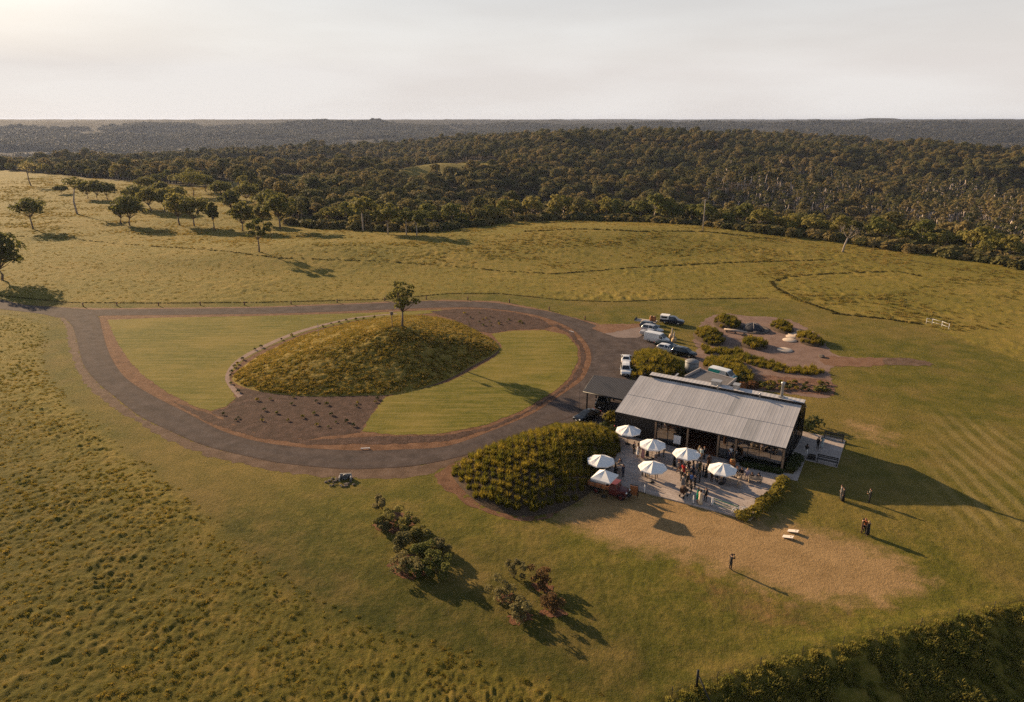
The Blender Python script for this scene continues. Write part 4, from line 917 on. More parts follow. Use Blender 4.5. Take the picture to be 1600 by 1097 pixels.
# signs
ab = thing('notice_board', 'dark framed timber notice board standing by the nose of the old truck', 'sign', G(990, 776, .0), BA+.15)
g = MB(); g.box((0, 0, .72), (.80, .05, 1.15), M=Matrix.Rotation(.12, 3, 'X')); obj('board', g, TRAYW, ab)
for s in (-1, 1): g = MB(); g.tube([(s*.43, -.10, 0), (s*.43, .08, 1.4)], .04, 4); g.tube([(s*.41, .45, 0), (s*.41, .08, 1.36)], .025, 4); obj('frame', g, STEEL, ab)
g = MB(); g.box((0, .07, 1.34), (.9, .06, .07)); obj('top_rail', g, STEEL, ab)
wsn = thing('easel_sign', 'white notice sign on an easel beside the open bay', 'sign', (*G(1057, 699, PZ).to_2d(), PZ), BA)
g = MB(); g.box((0, 0, 1.02), (.86, .04, 1.05), M=Matrix.Rotation(-.1, 3, 'X')); obj('board', g, WHITE, wsn)
for x0, y0, x1_, y1_ in ((-.36, -.1, -.1, .06), (.36, -.1, .1, .06), (0, .5, 0, .06)): g = MB(); g.tube([(x0, y0, 0), (x1_, y1_+.02, 1.7)], .022, 5); obj('leg', g, POLEW, wsn)
# white marker stakes
for i, (px, py, lb) in enumerate(((1007, 770, 'white stake on the patio just beyond the notice board'), (1083, 787, 'white stake between the pram and the guest in cream'), (1112, 790, 'white stake at the end of the green net'))):
    s = thing('white_stake', lb, 'stake', (*G(px, py, PZ).to_2d(), PZ), 0, 'white stakes on the patio edge'); g = MB(); g.box((0, 0, .45), (.09, .09, .9)); obj('post', g, WHITE, s); g = MB(); g.lathe([(.12, 0), (.12, .03), (.05, .05)], 8); obj('foot', g, STEEL, s); g = MB(); g.lathe([(.065, .9), (.05, .95), (.005, .98)], 8); obj('cap', g, WHITE, s)
# low green net strung over the patio corner
na, nb = G(1114, 790, PZ), G(1153, 803, PZ)
nt2 = thing('green_net', 'low green net strung across the front corner of the patio', 'net', (na.x, na.y, PZ), math.atan2(nb.y-na.y, nb.x-na.x)); NL = (nb-na).length
GREENN = plain('green_cord', (.01, .16, .10), .7)
g = MB(); g.box((NL/2, 0, .82), (NL, .05, .09)); g.box((NL/2, 0, .30), (NL, .04, .06)); obj('band', g, GREENN, nt2)
g = MB()
for k in range(int(NL/.3)+1): g.box((min(k*.3, NL), 0, .55), (.014, .012, .48))
for z in (.42, .55, .68): g.box((NL/2, 0, z), (NL, .012, .014))
obj('mesh', g, GREENN, nt2)
for x in (0, NL): g = MB(); g.lathe([(.05, 0), (.04, .9)], 8, c=(x, 0, 0)); obj('post', g, WHITE, nt2)
# white bicycle leaning in the corner hedge
bp = G(1156, 803, PZ); bk_ = thing('bicycle', 'white bicycle propped against the hedge at the patio corner', 'bicycle', (bp.x, bp.y, PZ), BA+.6)
for x in (-.52, .52):
    g = MB(); R_ = .34; ring = [[(x+(R_+.03*math.cos(2*PI*j/6))*math.cos(2*PI*k/20), .03*math.sin(2*PI*j/6), R_+.03+(R_+.03*math.cos(2*PI*j/6))*math.sin(2*PI*k/20)) for j in range(6)] for k in range(21)]; g.loft(ring, 0, True, False); wo = obj('wheel', g, WHITE, bk_)
    q = MB(); 
    for k in range(6): a = PI*k/6; q.tube([(x-R_*math.cos(a), 0, R_+.03-R_*math.sin(a)), (x+R_*math.cos(a), 0, R_+.03+R_*math.sin(a))], .006, 4)
    obj('spoke', q, WHITE, wo)
g = MB()
for a, b in (((-.52, .37), (-.12, .34)), ((-.52, .37), (-.2, .82)), ((-.12, .34), (-.24, .9)), ((-.12, .34), (.4, .78)), ((-.2, .8), (.38, .82)), ((.52, .37), (.36, .95))): g.tube([(a[0], 0, a[1]), (b[0], 0, b[1])], .022, 6)
obj('frame', g, WHITE, bk_); g = MB(); g.tube([(.36, -.28, .98), (.34, 0, .96), (.36, .28, .98)], .018, 6); obj('handlebar', g, BLACK, bk_); g = MB(); g.lathe([(.02, .90), (.09, .92), (.07, .96), (.01, .97)], 8, c=(-.24, 0, 0)); obj('saddle', g, BLACK, bk_)
# pram
pp = G(1068, 776, PZ); pr = thing('pram', 'dark brown pram being pushed across the patio', 'pram', (pp.x, pp.y, PZ), hd((1079, 771), (1067, 777)))
g = MB(); g.loft([[(-.4, s*.22, .55), (-.45, s*.26, .85), (.42, s*.26, .8), (.36, s*.2, .52)] for s in (-1, -.5, .5, 1)], 0, True); obj('basket', g, plain('brown_cloth', (.06, .03, .018), .8), pr)
g = MB(); g.loft([[(.42*math.cos(a)*.9+.0, s, .8+.42*math.sin(a)) for a in np.linspace(.0, PI*.62, 8)] for s in (-.26, 0, .26)], 0, True, False, False); o = obj('hood', g, plain('brown_cloth', (.06, .03, .018)), pr); o.modifiers.new('cloth', 'SOLIDIFY').thickness = .02
for x in (-.34, .34):
    for s in (-.25, .25):
        g = MB(); rings = [[(x+r*math.cos(2*PI*k/12), s+e, .14+r*math.sin(2*PI*k/12)) for k in range(12)] for r, e in ((.08, -.025), (.14, -.02), (.14, .02), (.08, .025))]; g.loft(rings, 0, True); obj('wheel', g, RUBBER, pr)
g = MB()
for s in (-.24, .24): g.tube([(.34, s, .14), (-.3, s, .6), (-.75, s, 1.02)], .015, 5); g.tube([(-.34, s, .14), (.2, s, .58)], .015, 5)
g.tube([(-.75, -.24, 1.02), (-.75, .24, 1.02)], .02, 5); obj('handle', g, STEEL, pr)
fp = thing('flower_pot', 'pink flowering plant against the left corner of the pavilion', 'plant', (*G(964, 668, .8).to_2d(), 0), 0)
g = MB(); g.lathe([(.16, 0), (.22, .4), (.22, .45), (.02, .42)], 12); obj('pot', g, STEEL, fp)
g = MB()
for k in range(60):
    c = Vector((rnd.gauss(0, .16), rnd.gauss(0, .16), .75+rnd.gauss(0, .16))); a = Vector((rnd.gauss(0, 1), rnd.gauss(0, 1), rnd.gauss(0, 1))).normalized()*.07; b = a.orthogonal().normalized()*.06; g.face([c-a-b, c+a-b, c+a+b, c-a+b])
obj('flowers', g, plain('pink_petal', (.62, .02, .10), .6), fp); g = MB(); g.tube([(0, 0, .4), (0, 0, .75)], .03, 5); obj('stem', g, LEAF_GREEN, fp)
# cornhole boards
for px, py, lb in ((1239, 832, 'slanted pale game board on the lawn, the one farther from the camera'), (1231, 841, 'slanted pale game board on the lawn, the one nearer the camera')):
    t = thing('game_board', lb, 'game board', G(px, py), hd((1232, 830), (1248, 835)), 'game boards on the dry lawn'); t.scale = (.82, .82, .82); L_ = 1.2; M_ = Matrix.Rotation(math.radians(-14), 3, 'Y')
    g = MB(); g.box((0, 0, .22), (L_, .62, .04), M=M_); obj('board', g, plain('cream_board', (.66, .58, .50), .6), t)
    g = MB(); g.v = []; ring = [(M_ @ Vector((.30+.09*math.cos(2*PI*k/14), .09*math.sin(2*PI*k/14), .0)))+Vector((0, 0, .243)) for k in range(14)]; g.face(ring); obj('hole', g, BLACK, t)
    for s in (-1, 1): g = MB(); g.box((.5, s*.25, .17), (.06, .06, .34)); obj('leg', g, TIMBER, t)

# ------------------------------------------------------------------ people
def tmat(name, c, rough=.8): return plain(name, c, rough, var=.12, scale=6)
SKIN = [tmat('fair_skin', (.50, .29, .20), .55), tmat('tan_skin', (.36, .20, .13), .55), tmat('brown_skin', (.17, .09, .06), .55)]
HAIRM = {'dark': tmat('dark_hair', (.016, .011, .009)), 'brown': tmat('brown_hair', (.07, .035, .018)), 'blond': tmat('blond_hair', (.42, .28, .13)), 'red': tmat('auburn_hair', (.22, .07, .03)), 'grey': tmat('grey_hair', (.30, .28, .27))}
CL = {k: tmat(k+'_cloth', v) for k, v in dict(black=(.012, .012, .014), navy=(.018, .024, .05), charcoal=(.035, .035, .038), grey=(.16, .155, .155), brown=(.15, .075, .032), tan=(.32, .20, .11), white=(.70, .68, .66), blue=(.10, .20, .50), red=(.50, .015, .018), pink=(.52, .26, .24), cream=(.60, .48, .34), lilac=(.38, .33, .40), paleblue=(.36, .45, .47), green=(.0, .22, .13), rust=(.36, .10, .035), olive=(.08, .075, .03), floral=(.20, .18, .17)).items()}
SHOE = tmat('shoe_leather', (.014, .011, .010), .4)
def pose(kind):
    J = dict(pel=(0, 0, .94), sp=(0, 0, 1.14), ch=(0, .01, 1.34), nk=(0, .01, 1.49), hd=(0, .035, 1.60), ht=(0, .02, 1.70))
    for s, n in ((-1, 'L'), (1, 'R')):
        J['sh'+n] = (s*.19, 0, 1.42); J['el'+n] = (s*.255, -.02, 1.14); J['wr'+n] = (s*.25, .07, .89); J['ha'+n] = (s*.24, .10, .81)
        J['hp'+n] = (s*.10, 0, .91); J['kn'+n] = (s*.105, .02, .49); J['an'+n] = (s*.11, -.02, .08); J['to'+n] = (s*.125, .14, .035)
    if kind in ('glass', 'talk'):
        J['elR'] = (.25, .02, 1.14); J['wrR'] = (.16, .25, 1.18); J['haR'] = (.13, .33, 1.22)
    if kind == 'talk': J['elL'] = (-.26, .02, 1.14); J['wrL'] = (-.14, .24, 1.10); J['haL'] = (-.08, .31, 1.10)
    if kind == 'photo':
        for s, n in ((-1, 'L'), (1, 'R')): J['el'+n] = (s*.27, .17, 1.30); J['wr'+n] = (s*.12, .22, 1.52); J['ha'+n] = (s*.08, .19, 1.59)
    if kind == 'walk':
        J['knL'] = (-.10, .16, .51); J['anL'] = (-.10, .24, .09); J['toL'] = (-.10, .40, .06); J['knR'] = (.10, -.04, .49); J['anR'] = (.10, -.30, .13); J['toR'] = (.11, -.18, .035)
        J['elL'] = (-.26, -.12, 1.15); J['wrL'] = (-.26, -.12, .9); J['haL'] = (-.25, -.10, .82); J['elR'] = (.26, .06, 1.14); J['wrR'] = (.24, .24, .96); J['haR'] = (.23, .30, .90)
    if kind == 'push':
        J['sp'] = (0, .05, 1.13); J['ch'] = (0, .14, 1.30); J['nk'] = (0, .22, 1.42); J['hd'] = (0, .28, 1.52); J['ht'] = (0, .28, 1.62)
        for s, n in ((-1, 'L'), (1, 'R')): J['sh'+n] = (s*.19, .17, 1.36); J['el'+n] = (s*.24, .30, 1.12); J['wr'+n] = (s*.22, .52, 1.03); J['ha'+n] = (s*.20, .60, 1.01)
        J['knL'] = (-.10, .18, .52); J['anL'] = (-.10, .20, .09); J['toL'] = (-.10, .36, .05); J['anR'] = (.10, -.34, .14); J['toR'] = (.11, -.22, .035); J['knR'] = (.10, -.08, .50)
    if kind == 'sit':
        dz = -.42
        for k in J: J[k] = (J[k][0], J[k][1], J[k][2]+dz)
        for s, n in ((-1, 'L'), (1, 'R')): J['kn'+n] = (s*.13, .44, .52); J['an'+n] = (s*.13, .42, .09); J['to'+n] = (s*.14, .58, .04); J['wr'+n] = (s*.15, .24, .66); J['ha'+n] = (s*.10, .32, .62); J['el'+n] = (s*.26, .04, .74)
    return J
RAD = dict(pel=.15, sp=.135, ch=.155, nk=.06, hd=.098, ht=.075, sh=.075, el=.05, wr=.034, ha=.036, hp=.105, kn=.066, an=.046, to=.042)
def person_mesh(kind, slim=1.0):
    J = pose(kind); ks = list(J); E = [('pel', 'sp'), ('sp', 'ch'), ('ch', 'nk'), ('nk', 'hd'), ('hd', 'ht')]
    for n in 'LR': E += [('ch', 'sh'+n), ('sh'+n, 'el'+n), ('el'+n, 'wr'+n), ('wr'+n, 'ha'+n), ('pel', 'hp'+n), ('hp'+n, 'kn'+n), ('kn'+n, 'an'+n), ('an'+n, 'to'+n)]
    me = bpy.data.meshes.new('person_body'); me.from_pydata([J[k] for k in ks], [(ks.index(a), ks.index(b)) for a, b in E], []); me.update()
    o = bpy.data.objects.new('tmp_body', me); C.objects.link(o); o.modifiers.new('skin', 'SKIN'); sv = me.skin_vertices[0].data
    for i, k in enumerate(ks):
        r = RAD[k.rstrip('LR')]*slim; sv[i].radius = (r, r*(.72 if k in ('pel', 'sp', 'ch') else 1)); sv[i].use_root = (k == 'pel')
    s = o.modifiers.new('sub', 'SUBSURF'); s.levels = 1; s.render_levels = 1
    dg = bpy.context.evaluated_depsgraph_get(); dg.update(); ev = o.evaluated_get(dg); m = bpy.data.meshes.new_from_object(ev); bpy.data.objects.remove(o)
    m.name = 'person_body'
    seg = [(np.array(J[a]), np.array(J[b]), a, b) for a, b in E]
    bm = bmesh.new(); bm.from_mesh(m)
    for f in bm.faces:
        c = np.array(f.calc_center_median()); best = None
        for a, b, na_, nb_ in seg:
            d = b-a; t_ = np.clip(np.dot(c-a, d)/np.dot(d, d), 0, 1); q = np.linalg.norm(c-a-t_*d)
            if best is None or q < best[0]: best = (q, nb_, t_, na_)
        nb_ = best[1].rstrip('LR'); 
        f.material_index = {'ha': 0, 'hd': 0, 'ht': 0, 'kn': 2, 'an': 2, 'hp': 2, 'to': 3}.get(nb_, 1); f.smooth = True
        if nb_ == 'nk' and best[2] > .6: f.material_index = 0
    # five fingers on each hand, a nose on the face
    g = MB()
    for n in 'LR':
        w_, h_ = Vector(J['wr'+n]), Vector(J['ha'+n]); d = (h_-w_).normalized(); sdv = Vector((0, 1, 0)) if abs(d.y) < .7 else Vector((0, 0, 1)); sdv = (sdv-d*sdv.dot(d)).normalized(); inn = d.cross(sdv)
        for k, L_ in enumerate((.060, .075, .080, .072)):
            b = h_+d*.02+sdv*(.027-.018*k); g.tube([b, b+d*L_*.55, b+d*L_*.9+inn*.02*(1 if n == 'L' else -1)], [.009, .0085, .007], 5, 0)
        b = h_-d*.02+sdv*.03; g.tube([b, b+sdv*.03+d*.03, b+sdv*.035+d*.06], [.011, .010, .008], 5, 0)
    hp = Vector(J['hd']); g.loft([[hp+Vector((x*.016, .088+.012*(1-abs(z)), z*.028-.005)) for x, z in ((-1, -1), (1, -1), (.5, 1), (-.5, 1))], [hp+Vector((x*.006, .122, -.018+z*.006)) for x, z in ((-1, -1), (1, -1), (.5, 1), (-.5, 1))]], 0, False)
    for s_ in (-1, 1): g.box(tuple(hp+Vector((s_*.036, .084, .022))), (.022, .02, .010), 3)
    g.box(tuple(hp+Vector((0, .088, -.052))), (.045, .016, .010), 4)
    for s_ in (-1, 1): g.box(tuple(hp+Vector((s_*.098, -.005, .0))), (.02, .035, .055), 0)
    b0 = len(bm.verts); vs_ = [bm.verts.new(v) for v in g.v]
    for f, mi in zip(g.f, g.m):
        try: nf = bm.faces.new([vs_[i] for i in f]); nf.material_index = 0 if mi == 4 else mi
        except ValueError: pass
    bm.to_mesh(m); bm.free()
    for x in (SKIN[0], CL['black'], CL['black'], SHOE): m.materials.append(x)
    return m, J
PM = {k: person_mesh(k) for k in ('stand', 'glass', 'talk', 'walk', 'sit', 'photo', 'push')}
def hair_mesh(J, long_):
    g = MB(); h = Vector(J['hd'])+Vector((0, -.012, .03)); rings = []
    for i in range(6):
        a = i/5*PI*.62; z = .118*math.cos(a); r = .112*math.sin(a)+.004; rings.append([h+Vector((r*math.cos(2*PI*k/12)*.96, (r*math.sin(2*PI*k/12)) - (.03*(i/5) if math.sin(2*PI*k/12) > .3 else 0)*1.2, z+(.05*(i/5) if math.sin(2*PI*k/12) > .3 else 0))) for k in range(12)])
    g.loft(rings, 0, True, True)
    if long_: g.loft([[h+Vector((x*.105*w_, -.045-.045*(1-x*x), z)) for x in (-1, -.6, 0, .6, 1)]+[h+Vector((x*.09*w_, -.02, z)) for x in (.9, 0, -.9)] for z, w_ in ((.02, .9), (-.08, 1.05), (-.2, 1.1), (-.3, .7))], 0, True)
    return g.mesh('hair')
def dress_mesh(J, length):
    g = MB(); sit = J['pel'][2] < .7; rings = []
    if sit: prof = [(.165, J['ch'][2]+.02, 0), (.145, J['sp'][2], 0), (.17, J['pel'][2]+.03, .02)]; prof += [(.20, .56, .16), (.19, .53, .34)]
    else: prof = [(.170, 1.36, .01), (.150, 1.14, 0), (.175, .94, 0), (.20, .75, .01), (.235, .45 if length > .5 else .58, .01), (.27 if length > .8 else .25, 1.0-length, .01)]
    for r, z, y in prof: rings.append([(r*math.cos(2*PI*k/14)*1.06, y+J['ch'][1]*(1 if z > 1.2 else 0)+r*math.sin(2*PI*k/14)*.78, z) for k in range(14)])
    g.loft(rings, 0, True, True); return g.mesh('dress')
HM = {}; DM = {}
def person(label, px, py, kind='stand', top='black', legs='black', hair='dark', long_=False, dress=None, length=.7, skin=0, face=None, h=1.0, z=PZ, group=None, pos=None):
    p = pos or G(px, py, z); me, J = PM[kind]
    t = thing('person', label, 'person', (p.x, p.y, z), face if face is not None else rnd.uniform(0, 2*PI), group)
    h *= .93; t.scale = (h, h, h)
    b = obj('body', me, None, t)
    for i, m in enumerate((SKIN[skin], CL[dress or top], CL[legs] if not dress else SKIN[skin], SHOE)): b.material_slots[i].link = 'OBJECT'; b.material_slots[i].material = m
    k = (kind, long_)
    if k not in HM: HM[k] = hair_mesh(J, long_); HM[k].materials.append(HAIRM['dark'])
    a = obj('hair', HM[k], None, t); a.material_slots[0].link = 'OBJECT'; a.material_slots[0].material = HAIRM[hair]
    if dress:
        k = (kind, length)
        if k not in DM: DM[k] = dress_mesh(J, length); DM[k].materials.append(CL['black'])
        a = obj('dress', DM[k], None, t); a.material_slots[0].link = 'OBJECT'; a.material_slots[0].material = CL[dress]
    elif top in ('black', 'navy', 'charcoal') and kind in ('stand', 'glass', 'talk'):      # shirt front between the lapels
        if kind+'s' not in DM:
            g = MB(); g.loft([[(-.045, J['ch'][1]+.115, 1.43), (.045, J['ch'][1]+.115, 1.43), (.0, J['ch'][1]+.125, 1.15)], [(-.045, J['ch'][1]+.10, 1.43), (.045, J['ch'][1]+.10, 1.43), (0, J['ch'][1]+.10, 1.15)]], 0, False); DM[kind+'s'] = g.mesh('shirt'); DM[kind+'s'].materials.append(CL['white'])
        obj('shirt', DM[kind+'s'], None, t)
    return t
GG = 'guests on the patio'
toward = lambda px, py, qx, qy: hd((px, py), (qx, qy))-PI/2
pl = [
 # left, by the bar
 ('woman with blond hair in a long black dress by the bar table', 961, 742, 'glass', dict(dress='black', length=.85, hair='blond', long_=True), (973, 744)),
 ('guest in a grey patterned dress between the bar table and two men in navy', 966.5, 740, 'talk', dict(dress='floral', length=.6, hair='brown', long_=True), (973, 746)),
 ('man in a navy suit, farther from the camera of the two by the bar', 968, 736, 'stand', dict(top='navy', legs='navy'), (964, 742)),
 ('man in a navy suit holding a glass, on the open side of the bar group', 973.5, 746, 'glass', dict(top='navy', legs='navy', hair='brown'), (964, 741)),
 # under the second umbrella
 ('slim man in a black suit at the left of the group by the second umbrella', 990, 709, 'stand', dict(), (1004, 715)),
 ('woman in a white knee length dress beside the slim man in black', 996, 714, 'talk', dict(dress='white', length=.6, hair='brown', long_=True), (1008, 716)),
 ('man in black just behind the woman in the white dress', 998.5, 708, 'glass', dict(), (1008, 716)),
 ('woman in a long pink dress near the second umbrella', 1004, 716, 'stand', dict(dress='pink', length=.88, hair='dark'), (1019, 712)),
 ('guest in a dark dress with pale arms beside the umbrella table', 1011, 717, 'talk', dict(dress='black', length=.6, hair='dark', skin=0), (1019, 712)),
 ('guest in a rust coloured top under the second umbrella', 1030, 713, 'glass', dict(top='rust', legs='black', hair='brown'), (1019, 712)),
 ('tall man in black on the open bay side of the second umbrella', 1037, 713.5, 'stand', dict(), (1019, 712)),
 # under the front umbrella
 ('guest in black at the left of the front umbrella', 1003.5, 743, 'stand', dict(top='black', legs='charcoal'), (1019, 747)),
 ('guest in a white shirt under the front umbrella', 1008.5, 745, 'talk', dict(top='white', legs='charcoal', hair='brown'), (1019, 747)),
 ('woman in a dark top and cream skirt by the front umbrella pole', 1013.5, 747, 'stand', dict(top='black', legs='cream', hair='brown', long_=True), (1022, 745)),
 # crowd
 ('tall woman in a long black dress standing apart at the left of the crowd', 1053, 728, 'stand', dict(dress='black', length=.95, hair='brown', long_=True), (1066, 730)),
 ('woman in a pink top and black skirt under the middle umbrella', 1059.5, 732, 'talk', dict(top='pink', legs='black', hair='dark'), (1074, 730)),
 ('man in a tan jacket and pale trousers with his back to the open bay', 1060, 740, 'walk', dict(top='grey', legs='tan', hair='brown'), (1066, 746)),
 ('woman in a bright red dress in the crowd', 1067, 744, 'talk', dict(dress='red', length=.7, hair='dark', long_=True), (1073, 738)),
 ('man in a brown jacket facing the middle umbrella table', 1075, 739, 'glass', dict(top='brown', legs='charcoal', hair='red'), (1074, 728)),
 ('man in a dark suit close to the woman in red', 1071.5, 748, 'stand', dict(hair='grey'), (1079, 748)),
 ('man in charcoal with a bare head in the thick of the crowd', 1079.5, 750, 'talk', dict(top='charcoal', legs='black', hair='grey'), (1072, 748)),
 ('guest in a long grey dress in front of the woman in red', 1066.5, 763, 'stand', dict(dress='grey', length=.9, hair='brown', long_=True), (1078, 760)),
 ('woman in a bright blue top in the crowd', 1079, 760, 'talk', dict(top='blue', legs='black', hair='brown', long_=True), (1085, 762)),
 ('guest in black with blond hair left of the bright blue top', 1073, 760, 'glass', dict(hair='blond'), (1080, 758)),
 ('man in a black suit right of the bright blue top', 1085.5, 763, 'glass', dict(hair='brown'), (1076, 760)),
 ('man in black with a white collar on the right of the crowd', 1093, 754, 'stand', dict(), (1080, 752)),
 ('woman in a grey coat just right of the middle umbrella', 1088, 741, 'stand', dict(dress='grey', length=.65, hair='dark'), (1095, 744)),
 ('woman in an olive dress behind the pair in black', 1093, 740, 'talk', dict(dress='olive', length=.7, hair='brown', long_=True), (1100, 745)),
 ('man in a black suit with a blue shirt, left of the blond woman', 1098, 745, 'glass', dict(hair='grey'), (1104, 746)),
 ('woman with pale blond hair in a long black dress on the right of the crowd', 1103, 746, 'talk', dict(dress='black', length=.9, hair='blond', long_=True), (1096, 744)),
 ('woman in a dark brown dress between the two right hand umbrellas', 1107, 731, 'stand', dict(dress='brown', length=.7, hair='dark', long_=True, skin=1), (1112, 740)),
 ('man in charcoal with brown hair beside the long grey dress', 1070, 757, 'glass', dict(top='charcoal', legs='charcoal', hair='brown'), (1076, 752)),
 ('man in black with fair hair just left of the bare headed man', 1064.5, 753, 'stand', dict(hair='blond'), (1072, 750)),
 ('woman in a navy dress in the middle of the crowd', 1082.5, 744, 'talk', dict(dress='navy', length=.75, hair='brown', long_=True), (1076, 742)),
 ('man in a grey suit with dark hair right of the middle of the crowd', 1087, 752, 'glass', dict(top='grey', legs='grey'), (1080, 750)),
 ('woman in a floral dress behind the woman in the pink top', 1064, 726, 'talk', dict(dress='floral', length=.7, hair='blond', long_=True), (1074, 728)),
 ('man in black on the far side of the middle umbrella', 1083, 731, 'stand', dict(hair='grey'), (1074, 730)),
 ('woman in a tan dress among the men at the near side of the crowd', 1073.5, 752, 'talk', dict(dress='tan', length=.65, hair='brown', long_=True), (1080, 756)),
 # at the open bay
 ('woman with pale hair and bare arms by the timber post of the open bay', 1091.5, 716, 'talk', dict(dress='cream', length=.6, hair='blond', long_=True), (1096, 718)),
 ('man in a light blue shirt and tan trousers by the open bay', 1095, 719, 'stand', dict(top='paleblue', legs='tan', hair='dark'), (1100, 717)),
 ('auburn haired man in a black suit by the open bay', 1100, 717, 'glass', dict(hair='red'), (1094, 718)),
 ('waiter in a white shirt standing in the open bay', 1127, 706, 'stand', dict(top='white', legs='black', hair='dark'), (1110, 720)),
 ('man in navy at the left of the wine barrel', 1137.5, 722, 'glass', dict(top='navy', legs='navy', hair='brown'), (1144, 726)),
 ('man in a white shirt behind the wine barrel', 1141, 718, 'talk', dict(top='white', legs='navy', hair='dark'), (1144, 728)),
 ('man in black at the back of the barrel group', 1146.5, 719, 'stand', dict(hair='brown'), (1144, 728)),
 ('man in black between the wine barrel and the veranda post', 1150, 722, 'glass', dict(hair='dark', skin=1), (1144, 726)),
 # right umbrella
 ('man in a brown suit at the left of the umbrella by the benches', 1111.5, 753, 'stand', dict(top='brown', legs='brown', hair='brown'), (1126, 748)),
 ('man in black next to the man in the brown suit', 1119, 753, 'stand', dict(hair='dark'), (1128, 748)),
 ('man in navy leaning in under the umbrella by the benches', 1131, 756, 'talk', dict(top='navy', legs='navy', hair='dark'), (1128, 747)),
 # front of the patio
 ('guest in black bending to push the pram', 1079.5, 772, 'push', dict(hair='brown'), (1067, 777)),
 ('woman in a long cream dress at the front edge of the patio', 1093.5, 788, 'stand', dict(dress='cream', length=.92, hair='dark', long_=True), (1101, 784)),
 ('guest in a green dress close beside the woman in cream', 1089.5, 784, 'glass', dict(dress='green', length=.6, hair='brown', long_=True), (1096, 786)),
 ('man in a black suit standing right of the woman in cream', 1102, 783, 'stand', dict(), (1094, 788)),
]
for lb, px, py, kd, kw, tgt in pl: person(lb, px, py, kd, face=toward(px, py, *tgt), h=rnd.uniform(.98, 1.05), group=GG, **kw)
for lb, px, py, kw in (('seated guest in grey nearest the umbrella by the benches', 1151, 744, dict(top='grey', legs='black', hair='red')), ('seated guest in black in the middle of the three on chairs', 1158, 746, dict(hair='brown')), ('seated woman in a lilac dress at the end of the three on chairs', 1167, 747, dict(dress='lilac', hair='blond', long_=True))):
    person(lb, px, py, 'sit', face=BA+PI, group=GG, **kw)
for k, (dx, lb, kw) in enumerate(((-.35, 'guest in black on the bench, the one nearer the right hedge', dict(hair='dark')), (.35, 'guest in black on the bench, the one nearer the umbrella', dict(hair='brown', skin=1)))):
    b = G(1179, 754, PZ); a = BA+.35+PI; person(lb, 0, 0, 'sit', face=a+PI, group=GG, pos=Vector((b.x+dx*math.cos(a), b.y+dx*math.sin(a), PZ)), **kw)
LG = 'people out on the lawn'
person('man in a grey jacket walking over the lawn beside a woman in black', 1313, 779, 'stand', 'grey', 'grey', hair='brown', face=toward(1313, 779, 1250, 770), z=0, group=LG)
person('woman in a long black dress walking over the lawn beside a man in grey', 1316.5, 783, 'stand', dress='black', length=.92, hair='dark', long_=True, face=toward(1316, 783, 1250, 773), z=0, group=LG)
person('person in black standing alone at the edge of the pavilion shadow', 1358, 785, 'talk', hair='brown', face=toward(1358, 785, 1318, 780), z=0, group=LG)
person('man in a dark brown suit in the huddle of three on the lawn', 1345.5, 833, 'stand', 'brown', 'brown', hair='dark', face=toward(1345, 833, 1355, 835), z=0, group=LG)
person('person in a rust coloured jacket in the middle of the huddle of three', 1350, 833, 'talk', 'rust', 'black', hair='red', face=toward(1350, 833, 1150, 890), z=0, group=LG)
person('woman with a pink top and black and white skirt in the huddle of three', 1355, 837, 'talk', dress='black', length=.8, hair='blond', long_=True, face=toward(1355, 837, 1345, 832), z=0, group=LG)
ph = person('photographer in black holding a camera up on the dry lawn', 1141, 890, 'photo', hair='dark', face=toward(1141, 890, 1350, 833), z=0, group=LG)
cm = thing('camera', 'small black camera held up by the photographer on the dry lawn', 'camera', tuple(Vector(ph.location)+Matrix.Rotation(ph.rotation_euler.z, 3, 'Z') @ Vector((0, .205, 1.49))), ph.rotation_euler.z)
g = MB(); g.box((0, 0, 0), (.14, .06, .09)); obj('camera_body', g, BLACK, cm); g = MB(); g.tube([(0, .03, 0), (0, .14, 0)], .038, 10); obj('lens', g, BLACK, cm)
person('woman in a black top and white skirt on the side patio', 1259, 713, 'talk', 'black', 'white', hair='dark', long_=True, face=toward(1259, 713, 1278, 703), z=.06, group=LG)
person('man in a black suit on the side patio', 1277, 702, 'stand', hair='dark', face=toward(1277, 702, 1284, 700), z=.06, group=LG)
person('person in a pale blue outfit on the side patio', 1283.5, 700, 'talk', 'paleblue', 'paleblue', hair='grey', face=toward(1283, 700, 1277, 702), z=.06, group=LG)

# ------------------------------------------------------------------ posts and fences
for i, (px, py) in enumerate(((130, 479), (183, 478), (248, 478), (313, 477), (382, 477), (455, 475.5), (527, 473), (601, 470), (666, 468), (731, 469), (796, 473), (858, 485), (914, 500))):
    if i == 0:
        bol = thing('road_bollard', 'short dark timber bollard on the grass along the far road', 'bollard', G(px, py), 0, 'timber bollards along the far road')
        g = MB(); g.lathe([(.12, 0), (.12, .75), (.09, .8), (.01, .82)], 8); obj('post', g, BARK, bol); g = MB(); g.lathe([(.128, .5), (.13, .53), (.13, .6), (.128, .63)], 8, cap=False); obj('band', g, plain('red_band', (.30, .05, .03)), bol)
    else: dup(bol, G(px, py), i*.7)
def strainer(px, py):
    p = at(px, py); t = thing('strainer_post', 'dark corner post with a slanting stay at the lip of the slope', 'post', p, 0)
    g = MB(); g.tube([(0, 0, -.3), (0, 0, 1.5)], .09, 7); obj('post', g, BLACK, t); g = MB(); g.tube([(.06, -.03, 1.05), (.95, -1.5, -.75)], .055, 6); obj('stay', g, STEEL, t)
strainer(1088, 1076)
lipf = thing('wire_fence', 'wire fence of thin posts along the lip of the dark slope', 'fence', (0, 0, 0)); prev = None
